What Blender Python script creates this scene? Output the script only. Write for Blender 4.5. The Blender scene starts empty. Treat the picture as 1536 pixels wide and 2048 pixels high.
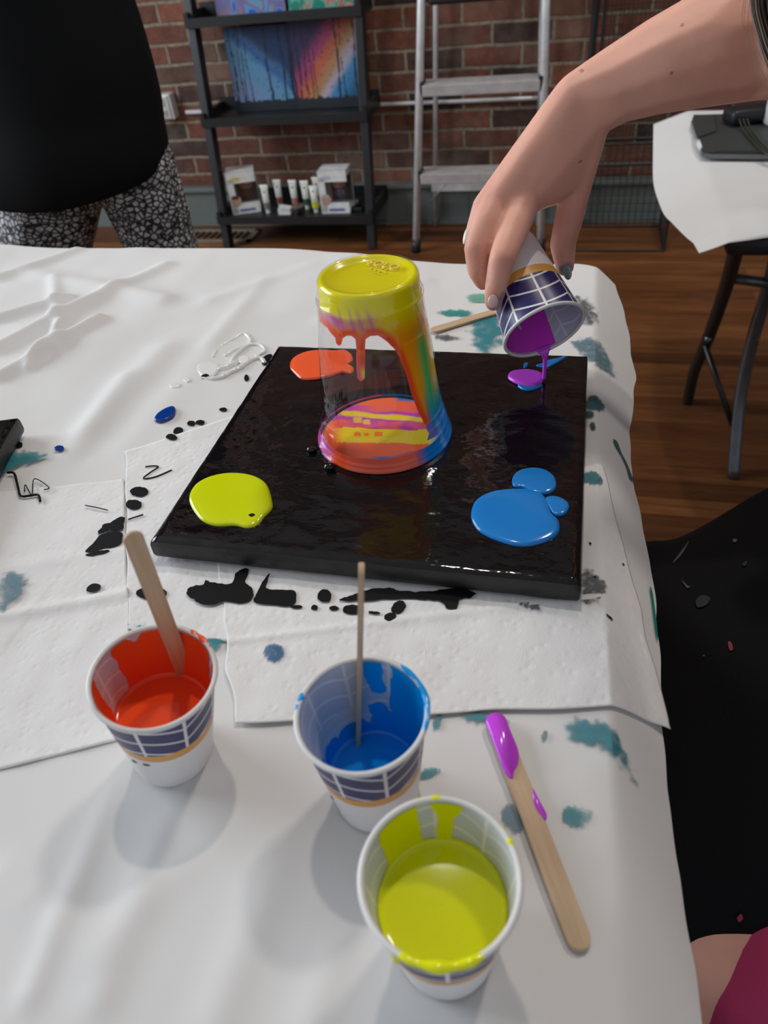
import bpy, bmesh, math, random
import numpy as np
from mathutils import Vector, Matrix, noise
random.seed(7)
S = bpy.context.scene
COL = S.collection
PI = math.pi

# ------------------------------------------------------------------ camera
F_PX = 1413.61
CAM = Vector((0.0, 0.0, 1.053))
RX = Vector((0.97134514, 0.22045996, -0.08880328))     # camera right, in world axes
RD = Vector((0.08302689, -0.66484308, -0.74235451))    # camera down
RF = Vector((-0.22269969, 0.71370938, -0.6640962))     # camera forward
cd = bpy.data.cameras.new('camera'); cam = bpy.data.objects.new('camera', cd); COL.objects.link(cam)
m = Matrix.Identity(4)
for i in range(3):
    m[i][0] = RX[i]; m[i][1] = -RD[i]; m[i][2] = -RF[i]; m[i][3] = CAM[i]
cam.matrix_world = m
cd.sensor_fit = 'HORIZONTAL'; cd.sensor_width = 36.0; cd.lens = 36.0 * F_PX / 1536.0
cd.clip_start = 0.02; cd.clip_end = 50
cd.dof.use_dof = True; cd.dof.focus_distance = 0.50; cd.dof.aperture_fstop = 13.0
S.camera = cam

# ------------------------------------------------------------------ light
S.view_settings.view_transform = 'Standard'; S.view_settings.look = 'None'
S.view_settings.gamma = 1.0; S.view_settings.use_curve_mapping = False
S.view_settings.exposure = 0.0
S.cycles.max_bounces = 8; S.cycles.transparent_max_bounces = 24
S.cycles.caustics_reflective = False; S.cycles.caustics_refractive = False
S.cycles.sample_clamp_indirect = 4.0
W = bpy.data.worlds.new('world'); S.world = W; W.use_nodes = True
W.node_tree.nodes['Background'].inputs[0].default_value = (0.80, 0.88, 1.0, 1)
W.node_tree.nodes['Background'].inputs[1].default_value = 0.50

def area(name, loc, target, sx, sy, power, color):
    l = bpy.data.lights.new(name, 'AREA'); l.shape = 'RECTANGLE'; l.size = sx; l.size_y = sy
    l.energy = power; l.color = color
    o = bpy.data.objects.new(name, l); COL.objects.link(o); o.location = loc
    o.rotation_euler = (Vector(target) - Vector(loc)).to_track_quat('-Z', 'Y').to_euler()
    return o
area('window_daylight', (-3.12, 0.80, 1.75), (-0.2, 0.6, 0.8), 1.9, 1.5, 88, (0.84, 0.92, 1.0))
area('ceiling_lamp_light', (-0.25, 1.05, 3.02), (-0.25, 1.05, 0), 0.08, 0.08, 10, (1.0, 0.91, 0.82))
area('ceiling_lamp_light', (0.55, 1.75, 3.02), (0.3, 1.4, 0), 0.22, 0.22, 17, (1.0, 0.93, 0.86))

# ------------------------------------------------------------------ helpers
def ray(x, y): return RX * (x - 768) + RD * (y - 1024) + RF * F_PX
def P(x, y, z):
    r = ray(x, y); return CAM + r * ((z - CAM.z) / r.z)
def PY(x, y, Y):
    r = ray(x, y); return CAM + r * ((Y - CAM.y) / r.y)
def PD(x, y, d): return CAM + ray(x, y) * (d / F_PX)
def proj(v):
    w = Vector(v) - CAM; f = w.dot(RF)
    return 768 + F_PX * w.dot(RX) / f, 1024 + F_PX * w.dot(RD) / f
def sm(a, b, x):
    t = min(1, max(0, (x - a) / (b - a))); return t * t * (3 - 2 * t)
def lerp(a, b, t): return tuple(a[i] + (b[i] - a[i]) * t for i in range(len(a)))
def nz(x, y, z=0.0): return noise.noise(Vector((x, y, z)))
def srgb(r, g, b):
    f = lambda c: ((c / 255 + 0.055) / 1.055) ** 2.4 if c > 10 else c / 255 / 12.92
    return (f(r), f(g), f(b))

def tag(o, label, cat, group=None, kind=None):
    if label: o['label'] = label
    if cat: o['category'] = cat
    if group: o['group'] = group
    if kind: o['kind'] = kind
    return o
def thing(name, label, cat, loc=(0, 0, 0), group=None):
    o = bpy.data.objects.new(name, None); COL.objects.link(o); o.location = loc
    o.empty_display_size = 0.02
    return tag(o, label, cat, group)
def link(name, me, mt, parent=None, local=False, smooth=True, label=None):
    o = bpy.data.objects.new(name, me); COL.objects.link(o)
    for q in (mt if isinstance(mt, (list, tuple)) else [mt]): me.materials.append(q)
    if smooth:
        for p in me.polygons: p.use_smooth = True
    if parent is not None:
        o.parent = parent
        if not local:
            off = parent.location if parent.parent is None else parent.parent.location + parent.location
            me.transform(Matrix.Translation(-off))
    if label: o['label'] = label
    return o
def pyobj(name, vs, fs, mt, parent=None, **k):
    me = bpy.data.meshes.new(name); me.from_pydata([tuple(v) for v in vs], [], fs); me.update()
    return link(name, me, mt, parent, **k)
def bmobj(name, bm, mt, parent=None, **k):
    bmesh.ops.recalc_face_normals(bm, faces=bm.faces[:])
    me = bpy.data.meshes.new(name); bm.to_mesh(me); bm.free()
    return link(name, me, mt, parent, **k)
def struct(o): o['kind'] = 'structure'; return o
def autosmooth(o, ang=0.6):
    me = o.data
    bm = bmesh.new(); bm.from_mesh(me)
    for e in bm.edges:
        if len(e.link_faces) == 2 and e.calc_face_angle(0) > ang: e.smooth = False
    bm.to_mesh(me); bm.free(); return o
def bx(bm, c, s, rot=None, bev=0.0):
    r = bmesh.ops.create_cube(bm, size=1.0)
    M = Matrix.Translation(Vector(c)) @ (rot.to_4x4() if rot is not None else Matrix.Identity(4)) @ Matrix.Diagonal((s[0], s[1], s[2], 1))
    bmesh.ops.transform(bm, matrix=M, verts=r['verts'])
    if bev > 0:
        es = list({e for v in r['verts'] for e in v.link_edges})
        bmesh.ops.bevel(bm, geom=es, offset=bev, segments=2, affect='EDGES', profile=0.6)
def box(name, c, s, mt, parent=None, rot=None, bev=0.0, **k):
    bm = bmesh.new(); bx(bm, c, s, rot, bev)
    k.setdefault('smooth', False)
    return bmobj(name, bm, mt, parent, **k)
def tube(bm, pts, r, n=10, cap=True):
    pts = [Vector(p) for p in pts]; rr = r if isinstance(r, (list, tuple)) else [r] * len(pts)
    rings = []; up = None
    for i, p in enumerate(pts):
        t = (pts[min(i + 1, len(pts) - 1)] - pts[max(i - 1, 0)]).normalized()
        if up is None: up = Vector((0, 0, 1)) if abs(t.z) < 0.9 else Vector((1, 0, 0))
        a = t.cross(up).normalized(); b = a.cross(t).normalized(); up = b
        rings.append([bm.verts.new(p + (a * math.cos(2 * PI * j / n) + b * math.sin(2 * PI * j / n)) * rr[i]) for j in range(n)])
    for i in range(len(rings) - 1):
        for j in range(n):
            bm.faces.new((rings[i][j], rings[i][(j + 1) % n], rings[i + 1][(j + 1) % n], rings[i + 1][j]))
    if cap:
        bm.faces.new(rings[0][::-1]); bm.faces.new(rings[-1])
def tubeobj(name, pts, r, mt, parent=None, n=10, **k):
    bm = bmesh.new(); tube(bm, pts, r, n); return bmobj(name, bm, mt, parent, **k)
def smoothpath(pts, k=6, closed=False):
    pts = [Vector(p) for p in pts]; n = len(pts); out = []
    rng = range(n) if closed else range(n - 1)
    for i in rng:
        g = (lambda q: pts[q % n]) if closed else (lambda q: pts[min(max(q, 0), n - 1)])
        p0, p1, p2, p3 = g(i - 1), g(i), g(i + 1), g(i + 2)
        for j in range(k):
            t = j / k
            out.append(0.5 * ((2 * p1) + (p2 - p0) * t + (2 * p0 - 5 * p1 + 4 * p2 - p3) * t * t + (3 * p1 - p0 - 3 * p2 + p3) * t ** 3))
    if not closed: out.append(pts[-1])
    return out
def lathe(profile, n=64, closed=False):
    vs, fs = [], []
    for (r, z) in profile:
        for j in range(n):
            a = 2 * PI * j / n; vs.append((r * math.cos(a), r * math.sin(a), z))
    m_ = len(profile)
    for i in range(m_ - (0 if closed else 1)):
        k = (i + 1) % m_
        for j in range(n):
            fs.append((i * n + j, i * n + (j + 1) % n, k * n + (j + 1) % n, k * n + j))
    return vs, fs
def setcol(o, fn, name='Col'):
    me = o.data; at = me.color_attributes.new(name, 'FLOAT_COLOR', 'POINT')
    arr = np.zeros((len(me.vertices), 4), dtype=np.float32)
    for i, v in enumerate(me.vertices):
        c = fn(v.co); arr[i] = (*c, 1.0) if len(c) == 3 else c
    at.data.foreach_set('color', arr.ravel())
def hull(bm, balls, seg=14):
    tmp = bmesh.new()
    for p, r in balls:
        bmesh.ops.create_icosphere(tmp, subdivisions=2, radius=r, matrix=Matrix.Translation(Vector(p)))
    res = bmesh.ops.convex_hull(tmp, input=tmp.verts[:])
    kill = [g for g in res['geom_interior'] if isinstance(g, bmesh.types.BMVert)]
    bmesh.ops.delete(tmp, geom=list(set(kill)), context='VERTS')
    me = bpy.data.meshes.new('tmp'); tmp.to_mesh(me); tmp.free(); bm.from_mesh(me); bpy.data.meshes.remove(me)
def chain(bm, balls):
    for a, b in zip(balls[:-1], balls[1:]): hull(bm, [a, b])
def organic(name, bm, voxel, smooth_it, mt, parent=None, **k):
    bmesh.ops.recalc_face_normals(bm, faces=bm.faces[:])
    me = bpy.data.meshes.new('tmp_src'); bm.to_mesh(me); bm.free()
    o = bpy.data.objects.new('tmp_src', me); COL.objects.link(o)
    md = o.modifiers.new('r', 'REMESH'); md.mode = 'VOXEL'; md.voxel_size = voxel
    sd = o.modifiers.new('s', 'SMOOTH'); sd.factor = 0.5; sd.iterations = smooth_it
    dg = bpy.context.evaluated_depsgraph_get()
    me2 = bpy.data.meshes.new_from_object(o.evaluated_get(dg)); me2.name = name
    bpy.data.objects.remove(o); bpy.data.meshes.remove(me)
    me2.materials.clear()
    return link(name, me2, mt, parent, **k)

# ------------------------------------------------------------------ materials
class NT:
    """tiny expression builder for shader maths"""
    def __init__(s, name):
        s.m = bpy.data.materials.new(name); s.m.use_nodes = True
        s.t = s.m.node_tree; s.b = s.t.nodes['Principled BSDF']; s.out = s.t.nodes['Material Output']
    def node(s, typ, **props):
        n = s.t.nodes.new(typ)
        for k, v in props.items(): setattr(n, k, v)
        return n
    def put(s, sock, v):
        if isinstance(v, bpy.types.NodeSocket): s.t.links.new(v, sock)
        elif isinstance(v, (tuple, list)):
            sock.default_value = tuple(v) + (1,) if (sock.type == 'RGBA' and len(v) == 3) else v
        else: sock.default_value = v
    def mth(s, op, a, b=0.0, c=0.0):
        n = s.node('ShaderNodeMath', operation=op)
        for i, v in enumerate((a, b, c)): s.put(n.inputs[i], v)
        return n.outputs[0]
    def mix(s, f, a, b, mode='MIX'):
        n = s.node('ShaderNodeMix', data_type='RGBA', blend_type=mode)
        s.put(n.inputs[0], f); s.put(n.inputs[6], a); s.put(n.inputs[7], b); return n.outputs[2]
    def coord(s, which='Object'): return s.node('ShaderNodeTexCoord').outputs[which]
    def mapping(s, v, scale=(1, 1, 1), rot=(0, 0, 0), loc=(0, 0, 0)):
        n = s.node('ShaderNodeMapping'); s.put(n.inputs[0], v); n.inputs['Scale'].default_value = scale
        n.inputs['Rotation'].default_value = rot; n.inputs['Location'].default_value = loc; return n.outputs[0]
    def noise(s, v, scale, detail=3, rough=0.5, out='Fac'):
        n = s.node('ShaderNodeTexNoise'); s.put(n.inputs['Vector'], v); n.inputs['Scale'].default_value = scale
        n.inputs['Detail'].default_value = detail; n.inputs['Roughness'].default_value = rough; return n.outputs[out]
    def voro(s, v, scale, feature='F1', out='Distance'):
        n = s.node('ShaderNodeTexVoronoi', feature=feature); s.put(n.inputs['Vector'], v); n.inputs['Scale'].default_value = scale
        return n.outputs[out]
    def ramp(s, f, stops):
        n = s.node('ShaderNodeValToRGB'); s.put(n.inputs[0], f); cr = n.color_ramp
        while len(cr.elements) < len(stops): cr.elements.new(0.5)
        for e, (p, c) in zip(cr.elements, stops): e.position = p; e.color = (*c, 1) if len(c) == 3 else c
        return n.outputs[0]
    def bump(s, h, strength=0.3, dist=0.002):
        n = s.node('ShaderNodeBump'); s.put(n.inputs['Height'], h); n.inputs['Strength'].default_value = strength
        n.inputs['Distance'].default_value = dist; s.t.links.new(n.outputs[0], s.b.inputs['Normal']); return n
    def base(s, c): s.put(s.b.inputs['Base Color'], c)
    def set(s, **k):
        for a, v in k.items(): s.put(s.b.inputs[a.replace('_', ' ')], v)
        return s
    def attr(s, name='Col', out='Color'):
        n = s.node('ShaderNodeAttribute', attribute_name=name); return n.outputs[out]
    def alpha(s, a):
        s.put(s.b.inputs['Alpha'], a)

def plain(name, col, rough=0.5, metal=0.0, var=0.06, scale=30, bump=0.0, spec=0.5, coat=0.0):
    n = NT(name); co = n.coord()
    f = n.noise(co, scale, 3)
    d = tuple(max(0, c * (1 - var * 2)) for c in col); l = tuple(min(1, c * (1 + var * 2)) for c in col)
    n.base(n.ramp(f, [(0.3, d), (0.7, l)]))
    n.b.inputs['Roughness'].default_value = rough; n.b.inputs['Metallic'].default_value = metal
    n.b.inputs['Specular IOR Level'].default_value = spec; n.b.inputs['Coat Weight'].default_value = coat
    if bump: n.bump(n.noise(co, scale * 4, 3), bump, 0.001)
    return n.m

def m_brick():
    n = NT('brick'); co = n.coord()
    v = n.mapping(co, rot=(PI / 2, 0, 0))
    w = n.noise(co, 9, 3, 0.6, 'Color')
    vv = n.node('ShaderNodeVectorMath', operation='MULTIPLY_ADD'); n.put(vv.inputs[0], w); vv.inputs[1].default_value = (0.016, 0.012, 0.0); n.put(vv.inputs[2], v)
    b = n.node('ShaderNodeTexBrick'); n.put(b.inputs['Vector'], vv.outputs[0])
    b.inputs['Scale'].default_value = 1.0; b.inputs['Brick Width'].default_value = 0.205; b.inputs['Row Height'].default_value = 0.0655
    b.inputs['Mortar Size'].default_value = 0.0065; b.inputs['Mortar Smooth'].default_value = 0.35; b.inputs['Bias'].default_value = -0.1
    b.inputs['Color1'].default_value = (0, 0, 0, 1); b.inputs['Color2'].default_value = (1, 1, 1, 1); b.inputs['Mortar'].default_value = (0.5, 0.5, 0.5, 1)
    tone = n.ramp(b.outputs['Color'], [(0.0, (0.055, 0.038, 0.033)), (0.2, (0.15, 0.062, 0.043)), (0.55, (0.235, 0.088, 0.055)), (0.8, (0.29, 0.108, 0.064)), (1.0, (0.20, 0.120, 0.088))])
    ns = n.noise(co, 34, 5, 0.65)
    tone = n.mix(n.mth('MULTIPLY', n.mth('GREATER_THAN', ns, -1.0), 0.75), tone, n.ramp(ns, [(0.3, (0.35, 0.33, 0.32)), (0.7, (1.0, 0.93, 0.9))]), 'MULTIPLY')
    patch = n.noise(co, 5, 4, 0.6)
    tone = n.mix(n.ramp(patch, [(0.5, (0, 0, 0)), (0.75, (0.6, 0.6, 0.6))]), tone, (0.25, 0.195, 0.145))
    mort = n.ramp(n.noise(co, 60, 4), [(0.3, (0.18, 0.145, 0.105)), (0.7, (0.34, 0.28, 0.205))])
    n.base(n.mix(b.outputs['Fac'], tone, mort)); n.set(Roughness=0.9)
    h = n.mth('ADD', n.mth('MULTIPLY', b.outputs['Fac'], -1.0), n.mth('MULTIPLY', ns, 0.5))
    n.bump(h, 0.8, 0.006); return n.m
def m_floor():
    n = NT('wood_floor'); co = n.coord()
    b = n.node('ShaderNodeTexBrick'); n.put(b.inputs['Vector'], co)
    b.inputs['Scale'].default_value = 1.0; b.inputs['Brick Width'].default_value = 0.9; b.inputs['Row Height'].default_value = 0.057
    b.inputs['Mortar Size'].default_value = 0.0009; b.inputs['Mortar Smooth'].default_value = 0.2
    b.inputs['Color1'].default_value = (0, 0, 0, 1); b.inputs['Color2'].default_value = (1, 1, 1, 1); b.inputs['Mortar'].default_value = (0.3, 0.3, 0.3, 1)
    b.offset = 0.37; b.offset_frequency = 3
    base = n.ramp(b.outputs['Color'], [(0.0, (0.135, 0.048, 0.015)), (0.5, (0.215, 0.080, 0.025)), (1.0, (0.30, 0.118, 0.038))])
    g = n.noise(n.mapping(co, (3.0, 55, 1)), 1.6, 6, 0.7)
    g2 = n.noise(n.mapping(co, (1.2, 9, 1)), 3.0, 4, 0.6)
    c = n.mix(0.75, base, n.ramp(g, [(0.3, (0.45, 0.42, 0.40)), (0.65, (1.1, 1.05, 1.0))]), 'MULTIPLY')
    c = n.mix(0.6, c, n.ramp(g2, [(0.35, (0.45, 0.42, 0.4)), (0.7, (1.2, 1.15, 1.1))]), 'MULTIPLY')
    c = n.mix(n.mth('MULTIPLY', b.outputs['Fac'], 0.7), c, (0.02, 0.01, 0.006))
    n.base(c); n.set(Roughness=n.mth('ADD', 0.32, n.mth('MULTIPLY', g2, 0.25)))
    n.bump(n.mth('ADD', n.mth('MULTIPLY', b.outputs['Fac'], -1.0), n.mth('MULTIPLY', g, 0.3)), 0.25, 0.002); return n.m
def m_paper():
    n = NT('white_paper'); co = n.coord()
    f = n.noise(co, 3, 4); n.base(n.ramp(f, [(0.3, (0.71, 0.705, 0.69)), (0.7, (0.77, 0.765, 0.755))]))
    n.set(Roughness=0.62); n.b.inputs['Specular IOR Level'].default_value = 0.3
    h = n.mth('ADD', n.noise(co, 12, 3, 0.45), n.mth('MULTIPLY', n.noise(co, 45, 2), 0.15)); n.bump(h, 0.22, 0.004); return n.m
def m_towel():
    n = NT('paper_towel'); co = n.coord()
    f = n.noise(co, 8, 3); n.base(n.ramp(f, [(0.3, (0.78, 0.775, 0.765)), (0.7, (0.85, 0.845, 0.84))]))
    n.set(Roughness=0.95); n.b.inputs['Specular IOR Level'].default_value = 0.1
    d = n.voro(n.mapping(co, (1, 1, 0.0)), 170); h = n.mth('MULTIPLY', n.mth('SMOOTH_MIN', d, 0.45, 0.2), 1.0)
    h = n.mth('ADD', h, n.mth('MULTIPLY', n.noise(co, 900, 2), 0.25)); n.bump(h, 0.5, 0.0012); return n.m
def m_wetblack():
    n = NT('wet_black_paint'); co = n.coord()
    n.base((0.006, 0.005, 0.006)); n.b.inputs['Specular IOR Level'].default_value = 0.55
    a = n.noise(n.mapping(co, (1, 1.3, 1), (0, 0, 0.5)), 30, 2, 0.45); b2 = n.noise(n.mapping(co, (1, 1.7, 1), (0, 0, -0.3)), 90, 2, 0.5)
    n.set(Roughness=n.mth('ADD', 0.04, n.mth('MULTIPLY', n.noise(co, 18, 2), 0.06)))
    n.bump(n.mth('ADD', a, n.mth('MULTIPLY', b2, 0.22)), 0.33, 0.006); return n.m
def m_paint(name, col, rough=0.13, bump=0.05):
    n = NT(name); co = n.coord(); n.base(n.mix(n.noise(co, 60, 3), tuple(c * 0.95 for c in col), col)); n.set(Roughness=rough)
    n.b.inputs['Specular IOR Level'].default_value = 0.5
    n.bump(n.noise(co, 90, 2), bump, 0.001); return n.m
def m_attr(name='painted', rough=0.4, use_alpha=False, spec=0.4, edge=0.03):
    n = NT(name); n.base(n.attr()); n.set(Roughness=rough); n.b.inputs['Specular IOR Level'].default_value = spec
    if use_alpha:
        a = n.attr('A', 'Fac'); co = n.coord()
        w = n.mth('ADD', a, n.mth('MULTIPLY', n.mth('SUBTRACT', n.noise(co, 260, 2), 0.5), 0.12))
        r = n.node('ShaderNodeMapRange'); n.put(r.inputs[0], w); r.inputs[1].default_value = 0.5 - edge; r.inputs[2].default_value = 0.5 + edge
        t2 = n.node('ShaderNodeBsdfTranslucent'); n.put(t2.inputs[0], n.attr()); mx = n.node('ShaderNodeMixShader'); n.put(mx.inputs[0], 0.12)
        n.t.links.new(n.b.outputs[0], mx.inputs[1]); n.t.links.new(t2.outputs[0], mx.inputs[2])
        tp = n.node('ShaderNodeBsdfTransparent'); m2 = n.node('ShaderNodeMixShader'); n.put(m2.inputs[0], r.outputs[0])
        n.t.links.new(tp.outputs[0], m2.inputs[1]); n.t.links.new(mx.outputs[0], m2.inputs[2]); n.t.links.new(m2.outputs[0], n.out.inputs[0])
    return n.m
def m_smudge(name, col, dens=0.5, scale=120):
    n = NT(name); co = n.coord(); n.base(n.mix(n.noise(co, 200, 3), tuple(c * 0.6 for c in col), col)); n.set(Roughness=0.5)
    f = n.noise(co, scale, 5, 0.65); a = n.attr('A', 'Fac')
    v = n.mth('MULTIPLY', f, a)
    r = n.node('ShaderNodeMapRange'); n.put(r.inputs[0], v); r.inputs[1].default_value = dens - 0.18; r.inputs[2].default_value = dens + 0.1; r.inputs[4].default_value = 0.85
    n.alpha(r.outputs[0]); return n.m
def m_clear():
    n = NT('clear_plastic'); t = n.t
    tr = n.node('ShaderNodeBsdfTransparent'); tr.inputs[0].default_value = (0.97, 0.965, 0.975, 1)
    gl = n.node('ShaderNodeBsdfGlossy'); gl.inputs['Roughness'].default_value = 0.05
    lw = n.node('ShaderNodeLayerWeight'); lw.inputs[0].default_value = 0.5
    mx = n.node('ShaderNodeMixShader'); f = n.mth('ADD', 0.045, n.mth('MULTIPLY', n.mth('POWER', lw.outputs['Facing'], 5.0), 0.5))
    n.put(mx.inputs[0], f); t.links.new(tr.outputs[0], mx.inputs[1]); t.links.new(gl.outputs[0], mx.inputs[2])
    t.links.new(mx.outputs[0], n.out.inputs[0]); t.nodes.remove(n.b); return n.m
def m_cup(inside=False):
    n = NT('printed_paper_inside' if inside else 'printed_paper'); co = n.coord()
    sp = n.node('ShaderNodeSeparateXYZ'); n.put(sp.inputs[0], co); x, y, z = sp.outputs
    u = n.mth('MULTIPLY', n.mth('ADD', n.mth('ARCTAN2', y, x), PI), 8 / (2 * PI))
    fu = n.mth('FRACT', u); odd = n.mth('FRACT', n.mth('MULTIPLY', n.mth('FLOOR', u), 0.5))
    odd = n.mth('GREATER_THAN', odd, 0.25)
    fm = n.mth('ABSOLUTE', n.mth('SUBTRACT', odd, fu))                 # mirrored in every other panel
    hgt = n.mth('MULTIPLY', n.mth('POWER', fm, 1.8), 0.62)
    v = n.mth('DIVIDE', n.mth('SUBTRACT', z, 0.038), 0.025)
    w = n.mth('FRACT', n.mth('ADD', n.mth('MULTIPLY', v, 2.3), n.mth('ADD', hgt, 0.25)))
    arc = n.mth('LESS_THAN', n.mth('ABSOLUTE', n.mth('SUBTRACT', w, 0.5)), 0.062)
    ver = n.mth('GREATER_THAN', n.mth('ABSOLUTE', n.mth('SUBTRACT', fu, 0.5)), 0.462)
    line = n.mth('MAXIMUM', arc, ver)
    band = n.mth('GREATER_THAN', z, 0.038)
    stripe = n.mth('MULTIPLY', n.mth('GREATER_THAN', z, 0.0315), n.mth('SUBTRACT', 1.0, band))
    white = (0.80, 0.785, 0.79)
    navy, gold = ((0.58, 0.60, 0.68), (0.72, 0.70, 0.68)) if inside else ((0.022, 0.018, 0.115), (0.72, 0.36, 0.08))
    c = n.mix(stripe, white, gold); nv = n.mix(line, navy, white)
    n.base(n.mix(band, c, nv)); n.set(Roughness=0.38); n.b.inputs['Specular IOR Level'].default_value = 0.4
    return n.m
def m_stick():
    n = NT('birch_wood'); co = n.coord(); g = n.noise(n.mapping(co, (260, 260, 14)), 1.0, 4, 0.6)
    n.base(n.ramp(g, [(0.3, (0.50, 0.345, 0.20)), (0.7, (0.66, 0.49, 0.32))])); n.set(Roughness=0.6); return n.m
def m_skin():
    n = NT('skin'); co = n.coord(); f = n.noise(co, 45, 4)
    c = n.mix(0.35, n.attr(), n.ramp(f, [(0.3, (0.80, 0.72, 0.70)), (0.7, (1.1, 1.05, 1.03))]), 'MULTIPLY')
    n.base(c); n.set(Roughness=0.5); n.b.inputs['Subsurface Weight'].default_value = 0.22
    n.b.inputs['Subsurface Radius'].default_value = (1.0, 0.35, 0.2); n.b.inputs['Subsurface Scale'].default_value = 0.006
    n.b.inputs['Specular IOR Level'].default_value = 0.35
    n.bump(n.mth('ADD', n.noise(co, 700, 3), n.mth('MULTIPLY', n.noise(n.mapping(co, (1, 1, 2.5)), 260, 3), 0.6)), 0.12, 0.0006); return n.m
def m_leggings():
    n = NT('leggings_print'); co = n.coord()
    d = n.voro(n.mapping(co, (1, 1, 1.25)), 105, 'DISTANCE_TO_EDGE')
    f = n.noise(co, 40, 2)
    c = n.ramp(d, [(0.07, (0.008, 0.008, 0.009)), (0.22, (0.62, 0.61, 0.61))])
    n.base(n.mix(n.ramp(f, [(0.35, (0, 0, 0)), (0.65, (0.45, 0.45, 0.45))]), c, (0.012, 0.012, 0.013))); n.set(Roughness=0.8); return n.m
def m_fabric(name, col, rough=0.9, sc=500):
    n = NT(name); co = n.coord(); n.base(n.mix(n.noise(co, 6, 3), tuple(c * 0.75 for c in col), tuple(c * 1.2 for c in col)))
    n.set(Roughness=rough); n.b.inputs['Specular IOR Level'].default_value = 0.15
    n.bump(n.noise(co, sc, 2), 0.25, 0.001); return n.m

BRICK = m_brick(); FLOOR = m_floor(); PAPER = m_paper(); TOWEL = m_towel(); WET = m_wetblack()
CLEAR = m_clear(); CUPO = m_cup(); CUPI = m_cup(True); STICK = m_stick(); SKIN = m_skin(); LEG = m_leggings()
ATTR = m_attr(); COAT = m_attr('paint_coating', 0.16, True, 0.5)
BLACKF = m_fabric('black_cotton', (0.0055, 0.0058, 0.0062)); APRON = m_fabric('black_apron_cloth', (0.006, 0.006, 0.007), 0.85)
PINK = m_fabric('pink_cloth', (0.55, 0.06, 0.17))
C_ORANGE = srgb(250, 98, 52); C_YEL = srgb(214, 226, 10); C_BLUE = srgb(28, 128, 208); C_PUR = srgb(205, 75, 228)
ORANGE = m_paint('orange_paint', C_ORANGE); YELLOW = m_paint('yellow_paint', C_YEL); BLUE = m_paint('blue_paint', C_BLUE)
PURPLE = m_paint('purple_paint', C_PUR); DEEP = m_paint('dark_blue_paint', (0.006, 0.045, 0.28)); WHITEP = m_paint('white_paint', (0.84, 0.84, 0.81), 0.10)
INK = plain('black_paint', (0.005, 0.005, 0.006), 0.55, spec=0.15); DRYBLACK = plain('dry_black_paint', (0.012, 0.012, 0.013), 0.45, bump=0.4, scale=60)
TEAL = m_smudge('teal_smear', (0.02, 0.28, 0.33), 0.44); TEALB = m_smudge('blue_grey_smear', (0.12, 0.25, 0.32), 0.47, 200)
GREYS = m_smudge('grey_smear', (0.10, 0.11, 0.12), 0.46, 260)
BLACKM = plain('black_metal', (0.012, 0.013, 0.014), 0.4, 0.0); GREYM = plain('dark_tube_metal', (0.13, 0.14, 0.15), 0.3, 0.7)
ALU = plain('aluminium', (0.78, 0.80, 0.80), 0.4, 0.35); BLACKP = plain('black_plastic', (0.012, 0.012, 0.013), 0.45)
WHITEPL = plain('white_plastic', (0.72, 0.72, 0.70), 0.4); GREEN = plain('grey_green_paint', (0.155, 0.18, 0.165), 0.6, var=0.05, scale=4)
CEIL = plain('ceiling_plaster', (0.55, 0.54, 0.52), 0.9); WALLP = plain('painted_plaster', (0.5, 0.49, 0.47), 0.9)

# ------------------------------------------------------------------ room
struct(box('floor', (0.0, 0.6, -0.02), (7.0, 5.2, 0.04), FLOOR))
struct(box('wall_back', (0.0, 2.96, 1.55), (7.0, 0.12, 3.18), BRICK))
struct(box('ceiling', (0.0, 0.6, 3.14), (7.0, 5.2, 0.06), CEIL))
bm = bmesh.new()
for c, s in (((-3.3, -1.2, 1.55), (0.12, 1.6, 3.15)), ((-3.3, 2.5, 1.55), (0.12, 1.0, 3.15)), ((-3.3, 0.8, 0.45), (0.12, 2.4, 0.95)), ((-3.3, 0.8, 2.85), (0.12, 2.4, 0.55))): bx(bm, c, s)
struct(bmobj('wall_left', bm, WALLP, smooth=False))
w1 = thing('window_1', None, None, (-3.28, 0.8, 0.925)); w1['kind'] = 'structure'
bm = bmesh.new()
for c, s in (((-3.28, 0.8, 0.95), (0.08, 2.4, 0.06)), ((-3.28, 0.8, 2.545), (0.08, 2.4, 0.06)), ((-3.28, -0.37, 1.75), (0.08, 0.06, 1.6)), ((-3.28, 1.97, 1.75), (0.08, 0.06, 1.6)), ((-3.28, 0.8, 1.75), (0.06, 0.04, 1.6))): bx(bm, c, s)
bmobj('window_frame', bm, WHITEPL, w1, smooth=False)
box('window_pane', (-3.29, 0.8, 1.75), (0.006, 2.3, 1.55), CLEAR, w1)
# wainscot strip along the foot of the brick
bm = bmesh.new(); bx(bm, (0, 2.888, 0.068), (7.0, 0.024, 0.136)); bx(bm, (0, 2.880, 0.147), (7.0, 0.042, 0.018), bev=0.004); bx(bm, (0, 2.878, 0.006), (7.0, 0.03, 0.012))
for i in range(28): bx(bm, (-3.4 + i * 0.25, 2.8755, 0.068), (0.004, 0.004, 0.13))
struct(bmobj('baseboard_back', bm, GREEN, smooth=False))

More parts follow.
